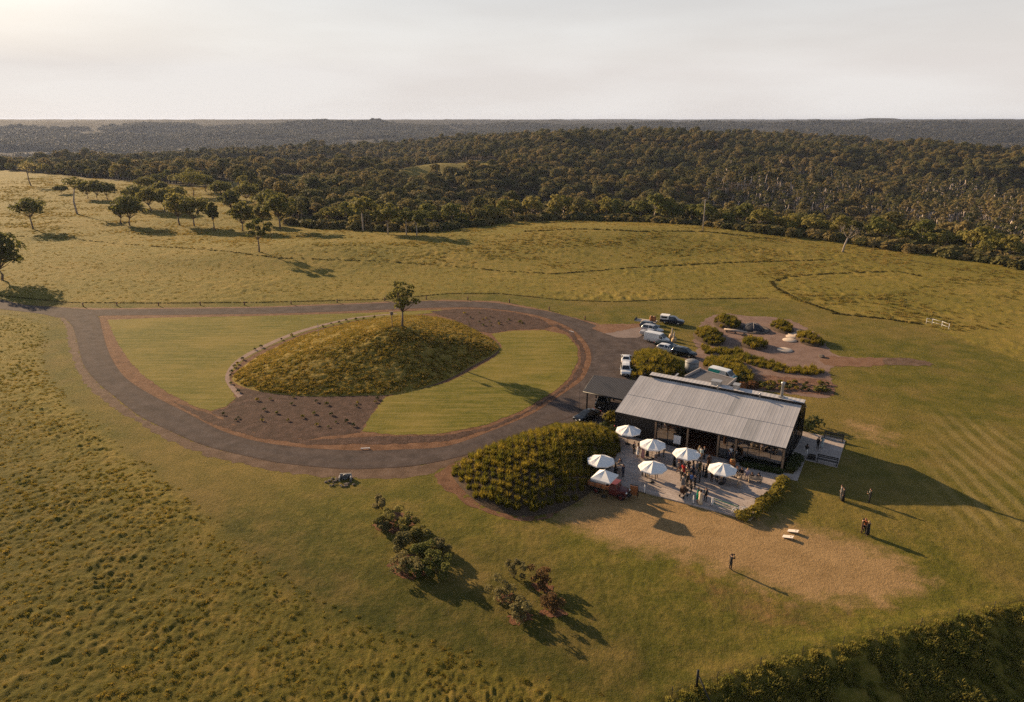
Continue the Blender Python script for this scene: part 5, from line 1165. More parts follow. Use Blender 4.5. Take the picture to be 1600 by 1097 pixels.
for k, x in enumerate(np.linspace(11.0, 46, 11)):
    y = float(np.interp(x, [q[0] for q in LIP], [q[1] for q in LIP]))-.6; z = float(land(x, y)); g = MB(); g.tube([(x, y, z-.2), (x, y, z+1.0)], .024, 5); obj('post', g, STEEL, lipf)
    if prev:
        for hgt in (.5, .95): g = MB(); g.tube([(prev[0], prev[1], prev[2]+hgt), (x, y, z+hgt)], .006, 3); obj('wire', g, STEEL, lipf)
    prev = (x, y, z)
wf = thing('rail_gate', 'low white rail barrier standing alone in the far right field', 'gate', (0, 0, 0)); pts = [at(1447, 506), at(1456, 507), at(1471, 511), at(1482, 515)]
for p in pts: g = MB(); g.tube([(p.x, p.y, p.z-.2), (p.x, p.y, p.z+1.15)], .055, 5); obj('post', g, WHITE, wf)
for a, b in zip(pts, pts[1:]):
    for hgt in (.45, 1.05): g = MB(); g.tube([a+Vector((0, 0, hgt)), b+Vector((0, 0, hgt))], .03, 5); obj('rail', g, WHITE, wf)
mp_ = at(613, 513); bx_ = thing('box_post', 'thin post with a dark box on top of the grassy mound', 'post', mp_, .3)
g = MB(); g.tube([(0, 0, -.2), (0, 0, 2.4)], .07, 6); obj('post', g, BARK, bx_); g = MB(); g.box((0, 0, 2.6), (.5, .5, .45)); obj('box', g, BARK, bx_); g = MB(); g.prism([(-.33, -.33), (.33, -.33), (.33, .33), (-.33, .33)], 2.83, 2.88); obj('roof', g, BARK, bx_)
st_ = thing('thin_stake', 'bare pale stake with a sapling on the left flank of the mound', 'stake', at(498, 527), 0); g = MB(); g.tube([(0, 0, -.2), (.03, 0, 2.6)], .05, 5); obj('post', g, BARK_PALE, st_); g = MB()
for a in range(5): g.tube([(.02, 0, 1.2+.25*a), (.02+.3*math.cos(a*2.2), .3*math.sin(a*2.2), 1.5+.27*a)], .015, 3)
obj('twig', g, BARK, st_)
pole = thing('power_pole', 'tall pale pole standing on the crest before the forest', 'pole', at(1098, 361), 0); g = MB(); g.tube([(0, 0, -.5), (0, 0, 10.5)], [.2, .13], 8); obj('post', g, BARK_PALE, pole); g = MB(); g.box((0, 0, 10.0), (1.8, .12, .14)); obj('crossarm', g, BARK_PALE, pole)
cu = thing('culvert', 'concrete culvert headwall with stones below the lower road', 'culvert', G(540, 748), .1)
g = MB(); g.box((0, .2, .28), (1.25, .14, .56)); g.box((-.62, -.2, .22), (.13, .7, .44)); g.box((.62, -.2, .22), (.13, .7, .44)); obj('headwall', g, CONC, cu)
g = MB(); g.loft([[(r*math.cos(2*PI*k/16), y, .32+r*math.sin(2*PI*k/16)) for k in range(16)] for r, y in ((.30, .0), (.30, -.25), (.25, -.25), (.25, .1))], 0, True); obj('pipe', g, plain('pipe_grey', (.14, .14, .145)), cu)
STONE = plain('grey_stone', (.11, .088, .075), .9, var=.3, scale=4)
def rockmesh(seed, s=1.0):
    bm = bmesh.new(); bmesh.ops.create_icosphere(bm, subdivisions=1, radius=s); q = random.Random(seed)
    for v in bm.verts: v.co *= q.uniform(.65, 1.1); v.co.z *= .6
    me = bpy.data.meshes.new('stone'); bm.to_mesh(me); bm.free(); me.materials.append(STONE); return me
RK = [rockmesh(k) for k in range(5)]
for k in range(34):
    a = rnd.uniform(0, 2*PI); r = rnd.uniform(.7, 1.6); p = G(537, 751); s = rnd.uniform(.09, .2)
    o = obj('stone', RK[k % 5], None, None, (p.x+r*1.15*math.cos(a), p.y-.35+r*.75*math.sin(a), .08), a); o.scale = (s*1.3, s, s); tag(o, 'small grey stone heaped around the culvert', 'stone', 'stones around the culvert')
for (px, py, L_, lb) in ((571, 702, 1.1, 'thin white marker bar lying at the inner edge of the lower road'), (893, 519, 1.2, 'thin white marker bar at the inner edge of the road near the car park')):
    t = thing('white_marker', lb, 'marker', G(px, py), .15 if px < 700 else -.8); g = MB(); g.box((0, 0, .15), (L_, .10, .07)); obj('bar', g, WHITE, t)
    for s in (-.4, .4): g = MB(); g.box((L_*s, 0, .055), (.1, .12, .11)); obj('foot', g, CONC, t)
# garden furnishings
DISC = plain('pale_sandstone', (.52, .42, .33), .85, var=.12)
for k, (px, py, r, lb) in enumerate(((1240, 522, 1.1, 'pale round sandstone slab farthest up the garden'), (1238, 526.5, 1.15, 'pale round sandstone slab, second of the three close together'), (1234, 532, 1.25, 'pale round sandstone slab, nearest of the three close together'), (1226, 547.5, 1.3, 'pale round sandstone slab lying apart in the garden gravel'))):
    t = obj('stone_slab', MB().lathe([(r*.97, 0), (r, .05), (r, .11), (r*.97, .14), (.02, .145)], 26), DISC, None, (*G(px, py).to_2d(), .0)); tag(t, lb, 'stone slab', 'round slabs in the garden')
for k, (px, py, s, lb) in enumerate(((1247, 521, .55, 'small pale block on the end of the farthest round slab'), (1243, 527, .5, 'small pale block at the end of the second round slab'), (1118, 518, .5, 'white block on the gravel beside the log bench'))):
    g = MB(); g.box((0, 0, s*.45), (s*1.3, s, s*.9)); t = obj('stone_block', g, DISC, None, (*G(px, py).to_2d(), .14 if k < 2 else .01), .5); bv = t.modifiers.new('edge', 'BEVEL'); bv.width = .05; tag(t, lb, 'stone block')
a, b = G(1131, 518.5), G(1167, 523.5); lg = thing('log_bench', 'long pale log seat lying across the garden gravel', 'bench', ((a.x+b.x)/2, (a.y+b.y)/2, 0), math.atan2(b.y-a.y, b.x-a.x)); Lg = (b-a).length
g = MB(); g.tube([(-Lg/2, 0, .5), (0, .08, .52), (Lg/2, 0, .5)], [.20, .22, .19], 9); obj('seat', g, plain('bleached_log', (.45, .36, .29), .85, var=.2), lg)
for x in (-.38, 0, .38): g = MB(); g.box((x*Lg, .02, .17), (.25, .4, .34)); obj('leg', g, BARK, lg)
hp_ = thing('fire_pit', 'dark steel dome over a round fire pit in the garden', 'fire pit', G(1176, 515), .3)
g = MB(); g.lathe([(3.1, 0), (3.1, .14), (2.7, .16), (2.6, .05)], 28); obj('stone_ring', g, STONE, hp_)
g = MB(); g.lathe([(2.1, .05), (1.85, .5), (1.2, .95), (.5, 1.2), (.06, 1.28)], 12); obj('dome', g, plain('dark_canvas', (.03, .032, .042), .7), hp_)
for k in range(6): a_ = 2*PI*k/6; g = MB(); g.tube([(2.15*math.cos(a_), 2.15*math.sin(a_), .08), (1.25*math.cos(a_), 1.25*math.sin(a_), 1.02), (0, 0, 1.36)], .05, 5); obj('rib', g, plain('pale_rib', (.24, .22, .22)), hp_)
for px, py, lb in ((1138, 517, 'small dark boulder beside the left end of the log seat'), (1182, 521, 'dark boulder between the log seat and the fire pit'), (1163, 525, 'brown boulder at the right end of the log seat'), (1284, 558, 'dark boulder at the head of the red trench')):
    o = obj('boulder', RK[(px+py) % 5], None, None, (*G(px, py).to_2d(), .15), px*.3); o.scale = (.75, .6, .6); tag(o, lb, 'boulder')

# ------------------------------------------------------------------ foliage makers
def leaf_cards(centres, size, up=.35, jitter=.5, seed=0, out=None):
    """Many small bent leaf sprays, one mesh."""
    q = np.random.default_rng(seed); n = len(centres)
    nrm = q.normal(size=(n, 3)); nrm[:, 2] = np.abs(nrm[:, 2])+up
    if out is not None: nrm = nrm*.75+out*1.1
    nrm /= np.linalg.norm(nrm, axis=1)[:, None]
    a = np.cross(nrm, q.normal(size=(n, 3))); a /= np.linalg.norm(a, axis=1)[:, None]; b = np.cross(nrm, a)
    s = size*q.uniform(1-jitter, 1+jitter, (n, 1)); s2 = s*q.uniform(.45, .8, (n, 1))
    P = np.stack([centres-a*s-b*s2*.3, centres+b*s2*-.9, centres+a*s-b*s2*.2, centres+a*s*.35+b*s2, centres-a*s*.45+b*s2*.8], 1)
    P[:, 2:4] -= nrm[:, None]*(s*.25)[:, None]
    return P.reshape(-1, 3), n
def cards_mesh(name, centres, size, mat, **k):
    if isinstance(centres, tuple): k['out'] = centres[1]; centres = centres[0]
    V, n = leaf_cards(np.asarray(centres), size, **k); me = bpy.data.meshes.new(name)
    me.vertices.add(len(V)); me.vertices.foreach_set('co', V.ravel()); me.loops.add(5*n); me.loops.foreach_set('vertex_index', np.arange(5*n)); me.polygons.add(n)
    me.polygons.foreach_set('loop_start', np.arange(0, 5*n, 5)); me.polygons.foreach_set('loop_total', np.full(n, 5)); me.update(calc_edges=True); me.materials.append(mat); return me
def blob_points(q, blobs, n):
    vol = np.array([b[3]*b[4] for b in blobs]); vol = vol/vol.sum(); out_ = []; dd_ = []
    for (x, y, z, r, rz), f in zip(blobs, vol):
        m = max(6, int(n*f)); d = q.normal(size=(m, 3)); d /= np.linalg.norm(d, axis=1)[:, None]; d[:, 2] = np.where(d[:, 2] < -.45, -d[:, 2]*.6, d[:, 2])
        rr = q.uniform(.45, 1.0, (m, 1))**.5; out_.append(np.array([x, y, z])+d*rr*np.array([r, r, rz])); dd_.append(d)
    return np.concatenate(out_), np.concatenate(dd_)
def gum(seed, H, Wd, bare=.45, nb=7, leaves=700, size=.5, flat=.6, bark=None, leaf=None, lean=.03, thin=False, rt=None, rb=1.0, sp=.30, rnd_=True):
    """Trunk mesh and crown mesh of a eucalypt: forked limbs that end in separate leaf clumps."""
    q = np.random.default_rng(seed); g = MB(); rt = rt or H*.022
    fork = np.array([q.normal()*lean*H*.6, q.normal()*lean*H*.6, H*(bare+.04)]); mid = fork*.5+np.array([q.normal()*.02*H, q.normal()*.02*H, 0])
    g.tube([(0, 0, -.4), tuple(mid), tuple(fork)], [rt*1.25, rt, rt*.75], 7)
    blobs = []; cz, hz_ = H*(bare+1)/2, H*(1-bare)/2
    for i in range(nb if rnd_ else 0):
        r = Wd*q.uniform(.17, .25)*rb; k = (i+.5)/nb; zc = 1-2*k*.86; a = i*2.39996+q.uniform(-.4, .4); w_ = math.sqrt(max(0, 1-zc*zc)); sc_ = 1.0 if i % 4 else .45
        b = (fork[0]*.8+math.cos(a)*w_*(Wd*.5-r*.8)*sc_*q.uniform(.8, 1.15), fork[1]*.8+math.sin(a)*w_*(Wd*.5-r*.8)*sc_*q.uniform(.8, 1.15), cz+zc*(hz_-r*.7)*q.uniform(.85, 1.08), r, r*q.uniform(.65, .85)); blobs.append(b)
        e = np.array([b[0], b[1], b[2]-.1*r]); m = fork*.5+e*.5+np.array([0, 0, -.02*H]); g.tube([tuple(fork*.98), tuple(m), tuple(e)], [rt*.45, rt*.28, rt*.1], 4)
    for i in range(0 if rnd_ else nb):
        a = 2*PI*i/nb*1.0+q.uniform(-.5, .5); f = 0 if i == 0 else q.uniform(.45, 1.0)
        zz = H*(1-flat*.16)-(f**1.5)*H*q.uniform(.25, .6)*(1-bare)*1.45
        r = Wd*q.uniform(.17, .26)*(1.2 if i == 0 else 1)*rb; b = (fork[0]+math.cos(a)*f*Wd*sp, fork[1]+math.sin(a)*f*Wd*sp, max(zz-r*.5, H*bare*.8), r, r*q.uniform(.55, .8))
        blobs.append(b); e = np.array([b[0], b[1], b[2]-.1*r]); m = fork*.55+e*.45+np.array([0, 0, -.03*H])
        g.tube([tuple(fork*.98), tuple(m), tuple(e)], [rt*.5, rt*.32, rt*.12], 5)
    P = blob_points(q, blobs, leaves)
    tm = g.mesh('trunk'); tm.materials.append(bark or BARK); cm_ = cards_mesh('crown', P, size, leaf or LEAF_FOREST, seed=seed); return tm, cm_
def tree(name, label, p, meshes, s=1.0, rz=0.0, group=None, cat='tree'):
    t = thing(name, label, cat, p, rz, group); t.scale = s if hasattr(s, '__len__') else (s, s, s)
    obj('trunk', meshes[0], None, t); obj('crown', meshes[1], None, t); return t
def conifer(seed, H, Wd, n=420):
    q = np.random.default_rng(seed); g = MB(); g.tube([(0, 0, -.4), (0, 0, H*.95)], [H*.02, .04], 6)
    z = q.uniform(.12, 1, n)**.8; a = q.uniform(0, 2*PI, n); r = (1-z)*Wd*.5*q.uniform(.35, 1.05, n)+.15
    P = np.stack([r*np.cos(a), r*np.sin(a), z*H], 1); m = g.mesh('trunk'); m.materials.append(BARK); return m, cards_mesh('crown', P, .55, LEAF_PINE, up=.1, seed=seed)

# trees standing in the paddocks
def ptree(label, px, py, toppx, wpx, seed, name='gum_tree', **k):
    p = at(px, py); dep = math.hypot(p.x, p.y); hh = (py-toppx)/FPX*(p.y*math.cos(PITCH)+(CAM_H-p.z)*math.sin(PITCH))*1.08; ww = wpx/FPX*(p.y*math.cos(PITCH)+(CAM_H-p.z)*math.sin(PITCH))*1.22
    return tree(name, label, p, gum(seed, hh, ww, **k), 1, 0)
PAD = dict(leaf=LEAF_FIELD, rb=.86)
ptree('lone gum tree on top of the grassy mound inside the loop', 628, 511, 442, 42, 3, bare=.30, nb=17, leaves=1500, size=.20, lean=.03, leaf=LEAF_FIELD, rb=.72)
ptree('broad dark tree cut by the left edge beside the entrance road', 3, 438, 366, 64, 4, bare=.18, nb=22, leaves=3600, size=.34, **PAD)
ptree('round topped tree standing alone in the upper left paddock', 52, 358, 312, 44, 5, bare=.34, nb=15, leaves=1500, size=.40, **PAD)
ptree('tall thin sparse tree left of the dark clump in the upper paddock', 121, 335, 280, 34, 6, bare=.62, nb=6, leaves=420, size=.42, thin=True, bark=BARK_PALE, **PAD)
ptree('grey half bare tree near the pines at the far left', 49, 291, 254, 30, 8, bare=.45, nb=6, leaves=300, size=.5, leaf=LEAF_GREY)
for i, (px, py, tp, wp, lb) in enumerate(((137, 311, 285, 26, 'dark round tree at the left end of the upper paddock clump'), (152, 312, 284, 26, 'dark round tree in the middle of the upper paddock clump'), (169, 312, 286, 28, 'dark round tree at the right end of the upper paddock clump'),
    (190, 351, 312, 28, 'smaller tree leaning on the left of the dark pair in the paddock'), (203, 353, 308, 44, 'larger dark tree of the pair with one long shadow'), (217, 325, 290, 40, 'olive tree behind the dark pair in the paddock'), (236, 330, 294, 34, 'olive tree between the dark pair and the big double crown'),
    (257, 331, 296, 34, 'dark tree just up the slope from the big double crown'), (281, 352, 304, 40, 'left half of the big double crown in the paddock'), (304, 354, 308, 46, 'right half of the big double crown in the paddock'), (275, 318, 292, 36, 'flat topped tree at the back of the paddock group'),
    (335, 359, 320, 16, 'slim young tree right of the big double crown'), (379, 361, 319, 36, 'grey green tree in the dip right of the slim young tree'), (405, 394, 343, 40, 'open two stemmed tree by the track in the middle paddock'), (302, 306, 270, 42, 'pale umbrella shaped tree at the paddock end of the forest'), (386, 318, 287, 38, 'umbrella shaped tree on the brown slope beside the forest'),
    (229, 301, 277, 30, 'small olive tree at the back of the paddock belt'), (322, 300, 274, 36, 'round tree close behind the pale umbrella shaped tree'), (346, 312, 284, 32, 'olive tree right of the pale umbrella shaped tree'), (362, 334, 300, 30, 'bushy tree just above the grey green tree in the dip'), (420, 336, 298, 40, 'broad tree between the brown slope and the forest corner'), (412, 352, 322, 26, 'young tree below the broad tree at the forest corner'), (96, 303, 290, 20, 'low bushy tree beside the tall thin sparse tree'), (252, 306, 285, 26, 'small tree behind the big double crown'))):
    ptree(lb, px, py, tp, wp, 20+i, bare=.20 if i not in (11, 13, 14) else .33, nb=15 if i != 13 else 9, leaves=1500 if i != 13 else 800, size=.45 if i != 13 else .36, leaf=LEAF_FIELD, rb=.86 if i != 13 else .66)
ptree('big rounded tree at the left corner of the forest edge', 438, 358, 305, 48, 51, bare=.3, nb=9, leaves=1600, size=.45, **PAD)
ptree('pale trunked tall tree at the forest edge between two dark crowns', 568, 362, 312, 46, 52, bare=.52, nb=8, leaves=1000, size=.45, bark=BARK_PALE, **PAD)
ptree('bright rounded tree in front of the forest edge', 606, 366, 321, 42, 53, bare=.33, nb=8, leaves=1500, size=.42, bark=BARK_PALE, **PAD)
ptree('small clear trunked tree right of the bright rounded tree', 651, 369, 333, 34, 54, bare=.45, nb=7, leaves=900, size=.42, bark=BARK_PALE, **PAD)
ptree('slender pale trunked tree on the forest edge near the hollow', 635, 367, 332, 18, 55, bare=.55, nb=5, leaves=350, size=.42, bark=BARK_PALE, **PAD)
# the dead tree on the right crest
p = at(1316, 394); dt = thing('dead_tree', 'bare leaning dead tree on the right hand crest', 'tree', p, 0); g = MB(); q = np.random.default_rng(5)
g.tube([(0, 0, -.4), (.5, 0, 2.5), (1.1, 0, 4.6)], [.34, .28, .2], 7); obj('trunk', g, BARK_PALE, dt); g = MB()
def twig(a, d, L_, r, lv):
    a = np.array(a); e = a+np.array(d)*L_; g.tube([tuple(a), tuple((a+e)/2+q.normal(size=3)*.05*L_), tuple(e)], [r, r*.75, r*.45], 4)
    if lv:
        for k in range(3): dd = np.array(d)+q.normal(size=3)*.55; dd[2] += .15; dd /= np.linalg.norm(dd); twig(a+(e-a)*q.uniform(.55, 1), dd, L_*.68, r*.5, lv-1)
for d in ((.5, 0, .85), (-.55, .2, .8), (.1, -.4, .9), (.9, .1, .35)): twig((1.1, 0, 4.5), np.array(d)/np.linalg.norm(d), 2.3, .13, 3)
obj('branch', g, BARK_PALE, dt); dt.scale = (.92,)*3

# ------------------------------------------------------------------ scattering
def proto_collection(name, meshes):
    c = bpy.data.collections.new(name)
    for i, m in enumerate(meshes):
        o = bpy.data.objects.new('%s_%02d' % (name, i), m); c.objects.link(o)
    return c
def scatter(name, P, rot, scl, idx, coll, mat=None):
    me = bpy.data.meshes.new(name); n = len(P); me.vertices.add(n); me.vertices.foreach_set('co', np.asarray(P, np.float32).ravel()); me.update()
    for nm, v, ty in (('rot', rot, 'FLOAT_VECTOR'), ('scl', scl, 'FLOAT_VECTOR')):
        a = me.attributes.new(nm, ty, 'POINT'); a.data.foreach_set('vector', np.asarray(v, np.float32).ravel())
    a = me.attributes.new('pick', 'INT', 'POINT'); a.data.foreach_set('value', np.asarray(idx, np.int32))
    o = obj(name, me, None, kind='stuff')
    ng = bpy.data.node_groups.new('scatter_'+name, 'GeometryNodeTree'); ng.interface.new_socket('Geometry', in_out='INPUT', socket_type='NodeSocketGeometry'); ng.interface.new_socket('Geometry', in_out='OUTPUT', socket_type='NodeSocketGeometry')
    gi = ng.nodes.new('NodeGroupInput'); go = ng.nodes.new('NodeGroupOutput'); ip = ng.nodes.new('GeometryNodeInstanceOnPoints'); ci = ng.nodes.new('GeometryNodeCollectionInfo')
    ci.inputs['Collection'].default_value = coll; ci.inputs['Separate Children'].default_value = True; ci.inputs['Reset Children'].default_value = True; ip.inputs['Pick Instance'].default_value = True
    def na(nm, ty):
        x = ng.nodes.new('GeometryNodeInputNamedAttribute'); x.data_type = ty; x.inputs['Name'].default_value = nm; return x.outputs['Attribute']
    er = ng.nodes.new('FunctionNodeEulerToRotation'); L = ng.links.new
    L(gi.outputs[0], ip.inputs['Points']); L(ci.outputs[0], ip.inputs['Instance']); L(na('rot', 'FLOAT_VECTOR'), er.inputs[0]); L(er.outputs[0], ip.inputs['Rotation']); L(na('scl', 'FLOAT_VECTOR'), ip.inputs['Scale']); L(na('pick', 'INT'), ip.inputs['Instance Index']); L(ip.outputs[0], go.inputs[0])
    m = o.modifiers.new('scatter', 'NODES'); m.node_group = ng; return o
def joined(tm, cm_, name):
    """Trunk and crown as one mesh for the far trees of the mass."""
    bm = bmesh.new(); bm.from_mesh(tm); nb_ = len(bm.faces); bm.from_mesh(cm_); bm.faces.ensure_lookup_table()
    for i, f in enumerate(bm.faces): f.material_index = 0 if i < nb_ else 1
    me = bpy.data.meshes.new(name); bm.to_mesh(me); bm.free(); me.materials.append(tm.materials[0]); me.materials.append(cm_.materials[0]); return me

# ------------------------------------------------------------------ the forest
KIND = [gum(101, 15, 10.5, .42, 11, 720, .6), gum(102, 17, 10, .46, 12, 740, .6), gum(103, 13, 11.5, .36, 12, 760, .6), gum(104, 16, 8.5, .46, 10, 600, .58), gum(105, 14, 13, .4, 14, 880, .6), gum(106, 18, 12, .48, 13, 820, .62),
        gum(107, 19, 7.5, .62, 6, 300, .55, bark=BARK_GHOST, lean=.09, thin=True, rnd_=False, rt=.34), gum(108, 17, 7, .64, 5, 240, .55, bark=BARK_GHOST, lean=.12, thin=True, rnd_=False, rt=.32), gum(109, 20, 8, .6, 7, 330, .55, bark=BARK_GHOST, lean=.08, thin=True, rnd_=False, rt=.36),
        conifer(110, 17, 6), conifer(111, 15, 5.4),
        gum(112, 11, 9.5, .3, 10, 700, .5, leaf=LEAF_EDGE, bark=BARK_PALE), gum(113, 13, 9, .38, 10, 720, .5, leaf=LEAF_EDGE, bark=BARK_PALE), gum(114, 9, 9, .2, 9, 640, .5, leaf=LEAF_EDGE)]
KLAB = ['rounded olive gum tree', 'tall domed gum tree', 'low spreading gum tree', 'narrow upright gum tree', 'wide many clumped gum tree', 'very tall broad gum tree', 'bare stemmed tree with a thin crown', 'leaning pale stemmed tree', 'towering pale stemmed tree', 'dark conifer', 'short dark conifer', 'pale rounded gum tree', 'pale trunked gum tree', 'low bushy gum tree']
def forest_points():
    pts = []; r = 175.0
    while r < 1320:
        stp = 6.5+r*.0014; n = int(1.66*r/stp); th = (np.arange(n)+R.uniform(0, 1))/n*1.66-.83
        th = th+R.uniform(-.45, .45, n)*stp/r; rr = r+R.uniform(-.45, .45, n)*stp; pts.append(np.stack([rr*np.sin(th), rr*np.cos(th)], 1)); r += stp*.9
    P = np.concatenate(pts); x, y = P[:, 0], P[:, 1]; u = x/y; d = y-np.interp(u, UB, YB)
    keep = (np.abs(u) < .80) & (d > 4+6*(fbm(x/25, y/25, 31)-.5)*2)
    keep &= ~((u < U2X([430])[0]) & (d < 45) & (fbm(x/40, y/40, 33) < .46))
    for (pp_, rx, ry, sh) in CLEARS: c = at(*pp_); c.y -= sh; keep &= np.hypot((x-c.x)/rx, (y-c.y)/ry) > 1+.5*(fbm(x/20, y/20, 4)-.5)
    keep &= fbm(x/55, y/55, 40) > .24
    x, y = x[keep], y[keep]; z = land(x, y); d = d[keep]
    # a tree whose top is hidden behind the land is left out
    vis = np.ones(len(x), bool); top = z+19
    for f in np.linspace(.15, .98, 46):
        vis &= (CAM_H+(top-CAM_H)*f) > land(x*f, y*f)-.3
    return x[vis], y[vis], z[vis], d[vis]
fx, fy, fz, fd = forest_points(); fu = fx/fy; nF = len(fx)
kd = R.integers(0, 6, nF)
slope = (fu > U2X([1080])[0]) & (fd > 55) & (fd < 420) & (fbm(fx/60, fy/60, 50) > .36)
kd = np.where(slope, R.integers(6, 9, nF), kd)
for pp_, rx, ry in (((395, 262), 60, 45), ((480, 262), 55, 40), ((30, 258), 90, 60)):
    c = at(*pp_); kd = np.where(np.hypot((fx-c.x)/rx, (fy-c.y)/ry) < 1, R.integers(9, 11, nF), kd)
kd = np.where((fd < 26) & (R.uniform(0, 1, nF) < .85), R.integers(11, 14, nF), kd)
fs = np.where(R.uniform(0, 1, nF) < .25, R.uniform(.45, .68, nF), R.uniform(.70, 1.10, nF))*.84*(.75+.5*fbm(fx/70, fy/70, 60))*np.where(kd > 10, .95, 1-.25*(1-ss(0, 60, fd)))
frot = R.uniform(0, 2*PI, nF); order = np.argsort(np.hypot(fx, fy)/fs); near = order[:262]; rest = order[262:]
for i in near:
    pxb = 800+fu[i]*FPX*.98; where = next(t_ for lim, t_ in ((330, 'above the left paddock'), (470, 'at the left corner of the forest edge'), (700, 'at the hollow in the forest edge'), (980, 'behind the middle crest'), (1200, 'around the power pole'), (1420, 'behind the bare dead tree'), (9999, 'at the far right forest edge')) if pxb < lim)
    side = 'left' if fu[i] < U2X([460])[0] else ('middle' if fu[i] < U2X([1000])[0] else 'right')
    tree('forest_tree', KLAB[kd[i]]+' '+where, (fx[i], fy[i], fz[i]-.2), KIND[kd[i]], (fs[i], fs[i], fs[i]*R.uniform(.85, 1.1)), frot[i], KLAB[kd[i]]+'s '+where)
fc = proto_collection('forest_kinds', [joined(a, b, 'forest_kind') for a, b in KIND])
scatter('forest', np.stack([fx, fy, fz-.2], 1)[rest], np.stack([R.normal(0, .04, nF), R.normal(0, .04, nF), frot], 1)[rest], np.stack([fs, fs, fs*R.uniform(.8, 1.15, nF)], 1)[rest], kd[rest], fc)['label'] = 'brown green eucalyptus forest covering the hills behind the paddocks'
# low scrub along the forest edge
m = 900; uu = R.uniform(U2X([440])[0], .78, m); yy = np.interp(uu, UB, YB)+R.uniform(-1.5, 14, m); xx = uu*yy
scr = [cards_mesh('scrub_kind', blob_points(np.random.default_rng(300+k), [(0, 0, .6, 1.1, .9), (.7, .3, .5, .8, .7), (-.5, -.5, .4, .8, .6)], 170), .32, LEAF_FOREST, seed=k) for k in range(3)]
sc_ = R.uniform(.8, 2.2, m); scatter('undergrowth', np.stack([xx, yy, land(xx, yy)-.1], 1), np.stack([0*xx, 0*xx, R.uniform(0, 6.28, m)], 1), np.stack([sc_, sc_, sc_], 1), R.integers(0, 3, m), proto_collection('scrub_kinds', scr))
# wooded far hills: crowns seen from afar, built as small clumps
def far_clumps():
    n = 42000; th = R.uniform(-.70, .70, n); r = np.sqrt(R.uniform(1350**2, 3600**2, n)); x, y = r*np.sin(th), r*np.cos(th); z = land(x, y)
    vis = np.ones(n, bool)
    for f in np.linspace(.3, .98, 40): vis &= (CAM_H+(z+14-CAM_H)*f) > land(x*f, y*f)
    vis &= fbm(x/260, y/260, 70) > .36
    return x[vis], y[vis], z[vis]
cx_, cy_, cz_ = far_clumps(); n = len(cx_)
clump = [cards_mesh('far_crown', blob_points(np.random.default_rng(400+k), [(0, 0, 8, 6, 5), (5, 3, 6, 4.5, 4), (-4, -4, 6, 5, 4)], 60), 2.4, LEAF_FAR_HAZED, seed=k) for k in range(4)]
s_ = R.uniform(.8, 1.5, n); scatter('far_woods', np.stack([cx_, cy_, cz_], 1), np.stack([0*cx_, 0*cx_, R.uniform(0, 6.28, n)], 1), np.stack([s_, s_, s_], 1), R.integers(0, 4, n), proto_collection('far_crowns', clump))

# ------------------------------------------------------------------ grass
def tuft(seed, n, rad, h, wd, mat, lean=.5, dome=True, name='grass_kind'):
    q = np.random.default_rng(seed); V = []; F = []
    for i in range(n):
        r = rad*math.sqrt(q.uniform(0, 1)); a = q.uniform(0, 2*PI); hh = h*q.uniform(.6, 1.1)*((1-.55*(r/rad)**2) if dome else 1); x, y = r*math.cos(a), r*math.sin(a)
        la = a+q.normal()*.7; ln = hh*lean*q.uniform(.3, 1.1); px_, py_ = -math.sin(la), math.cos(la); w_ = wd*q.uniform(.6, 1.2); b = len(V)
        V += [(x-px_*w_, y-py_*w_, -.03), (x+px_*w_, y+py_*w_, -.03), (x+math.cos(la)*ln*.4+px_*w_*.75, y+math.sin(la)*ln*.4+py_*w_*.75, hh*.65), (x+math.cos(la)*ln*.4-px_*w_*.75, y+math.sin(la)*ln*.4-py_*w_*.75, hh*.65), (x+math.cos(la)*ln, y+math.sin(la)*ln, hh*.92)]
        F += [(b, b+1, b+2, b+3), (b+3, b+2, b+4)]
    me = bpy.data.meshes.new(name); me.from_pydata(V, [], F); me.materials.append(mat); me.update(); return me
def spread(n, x0, x1, y0, y1): return R.uniform(x0, x1, n), R.uniform(y0, y1, n)
def inview(x, y, m=.80): return (np.abs(x) < m*y+6)
def grass(name, x, y, kinds, s, z=None, hs=1.0, seed=0):
    n = len(x); z = land(x, y) if z is None else z; s = np.asarray(s)*np.ones(n)
    return scatter(name, np.stack([x, y, z], 1), np.stack([R.normal(0, .06, n), R.normal(0, .06, n), R.uniform(0, 6.28, n)], 1), np.stack([s, s, s*hs*R.uniform(.75, 1.3, n)], 1), R.integers(0, len(kinds), n), proto_collection(name+'_kinds', kinds))
PT = [tuft(500+k, 46, .55, .36, .045, GRASS_PASTURE) for k in range(5)]
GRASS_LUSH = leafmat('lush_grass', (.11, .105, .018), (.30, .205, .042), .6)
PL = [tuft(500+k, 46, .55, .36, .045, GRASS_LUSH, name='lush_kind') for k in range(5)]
# foreground pasture
x, y = spread(70000, -120, 12, 30, 165); k = inview(x, y) & (sdf(x, y, PASTURE) > -.3); k &= R.uniform(0, 1, len(x)) < np.clip(.35+1.7*(fbm(x/5, y/5, 80)-.33), .3, 1)*np.clip(.4+sdf(x, y, PASTURE)*.3, 0, 1)
x, y = x[k], y[k]; grass('pasture_grass', x, y, PL, .20+.32*np.clip(fbm(x/7, y/7, 81)-.15, 0, 1)+R.uniform(-.08, .14, len(x)), z=land(x, y)+relief(x, y)*.8, hs=.85)
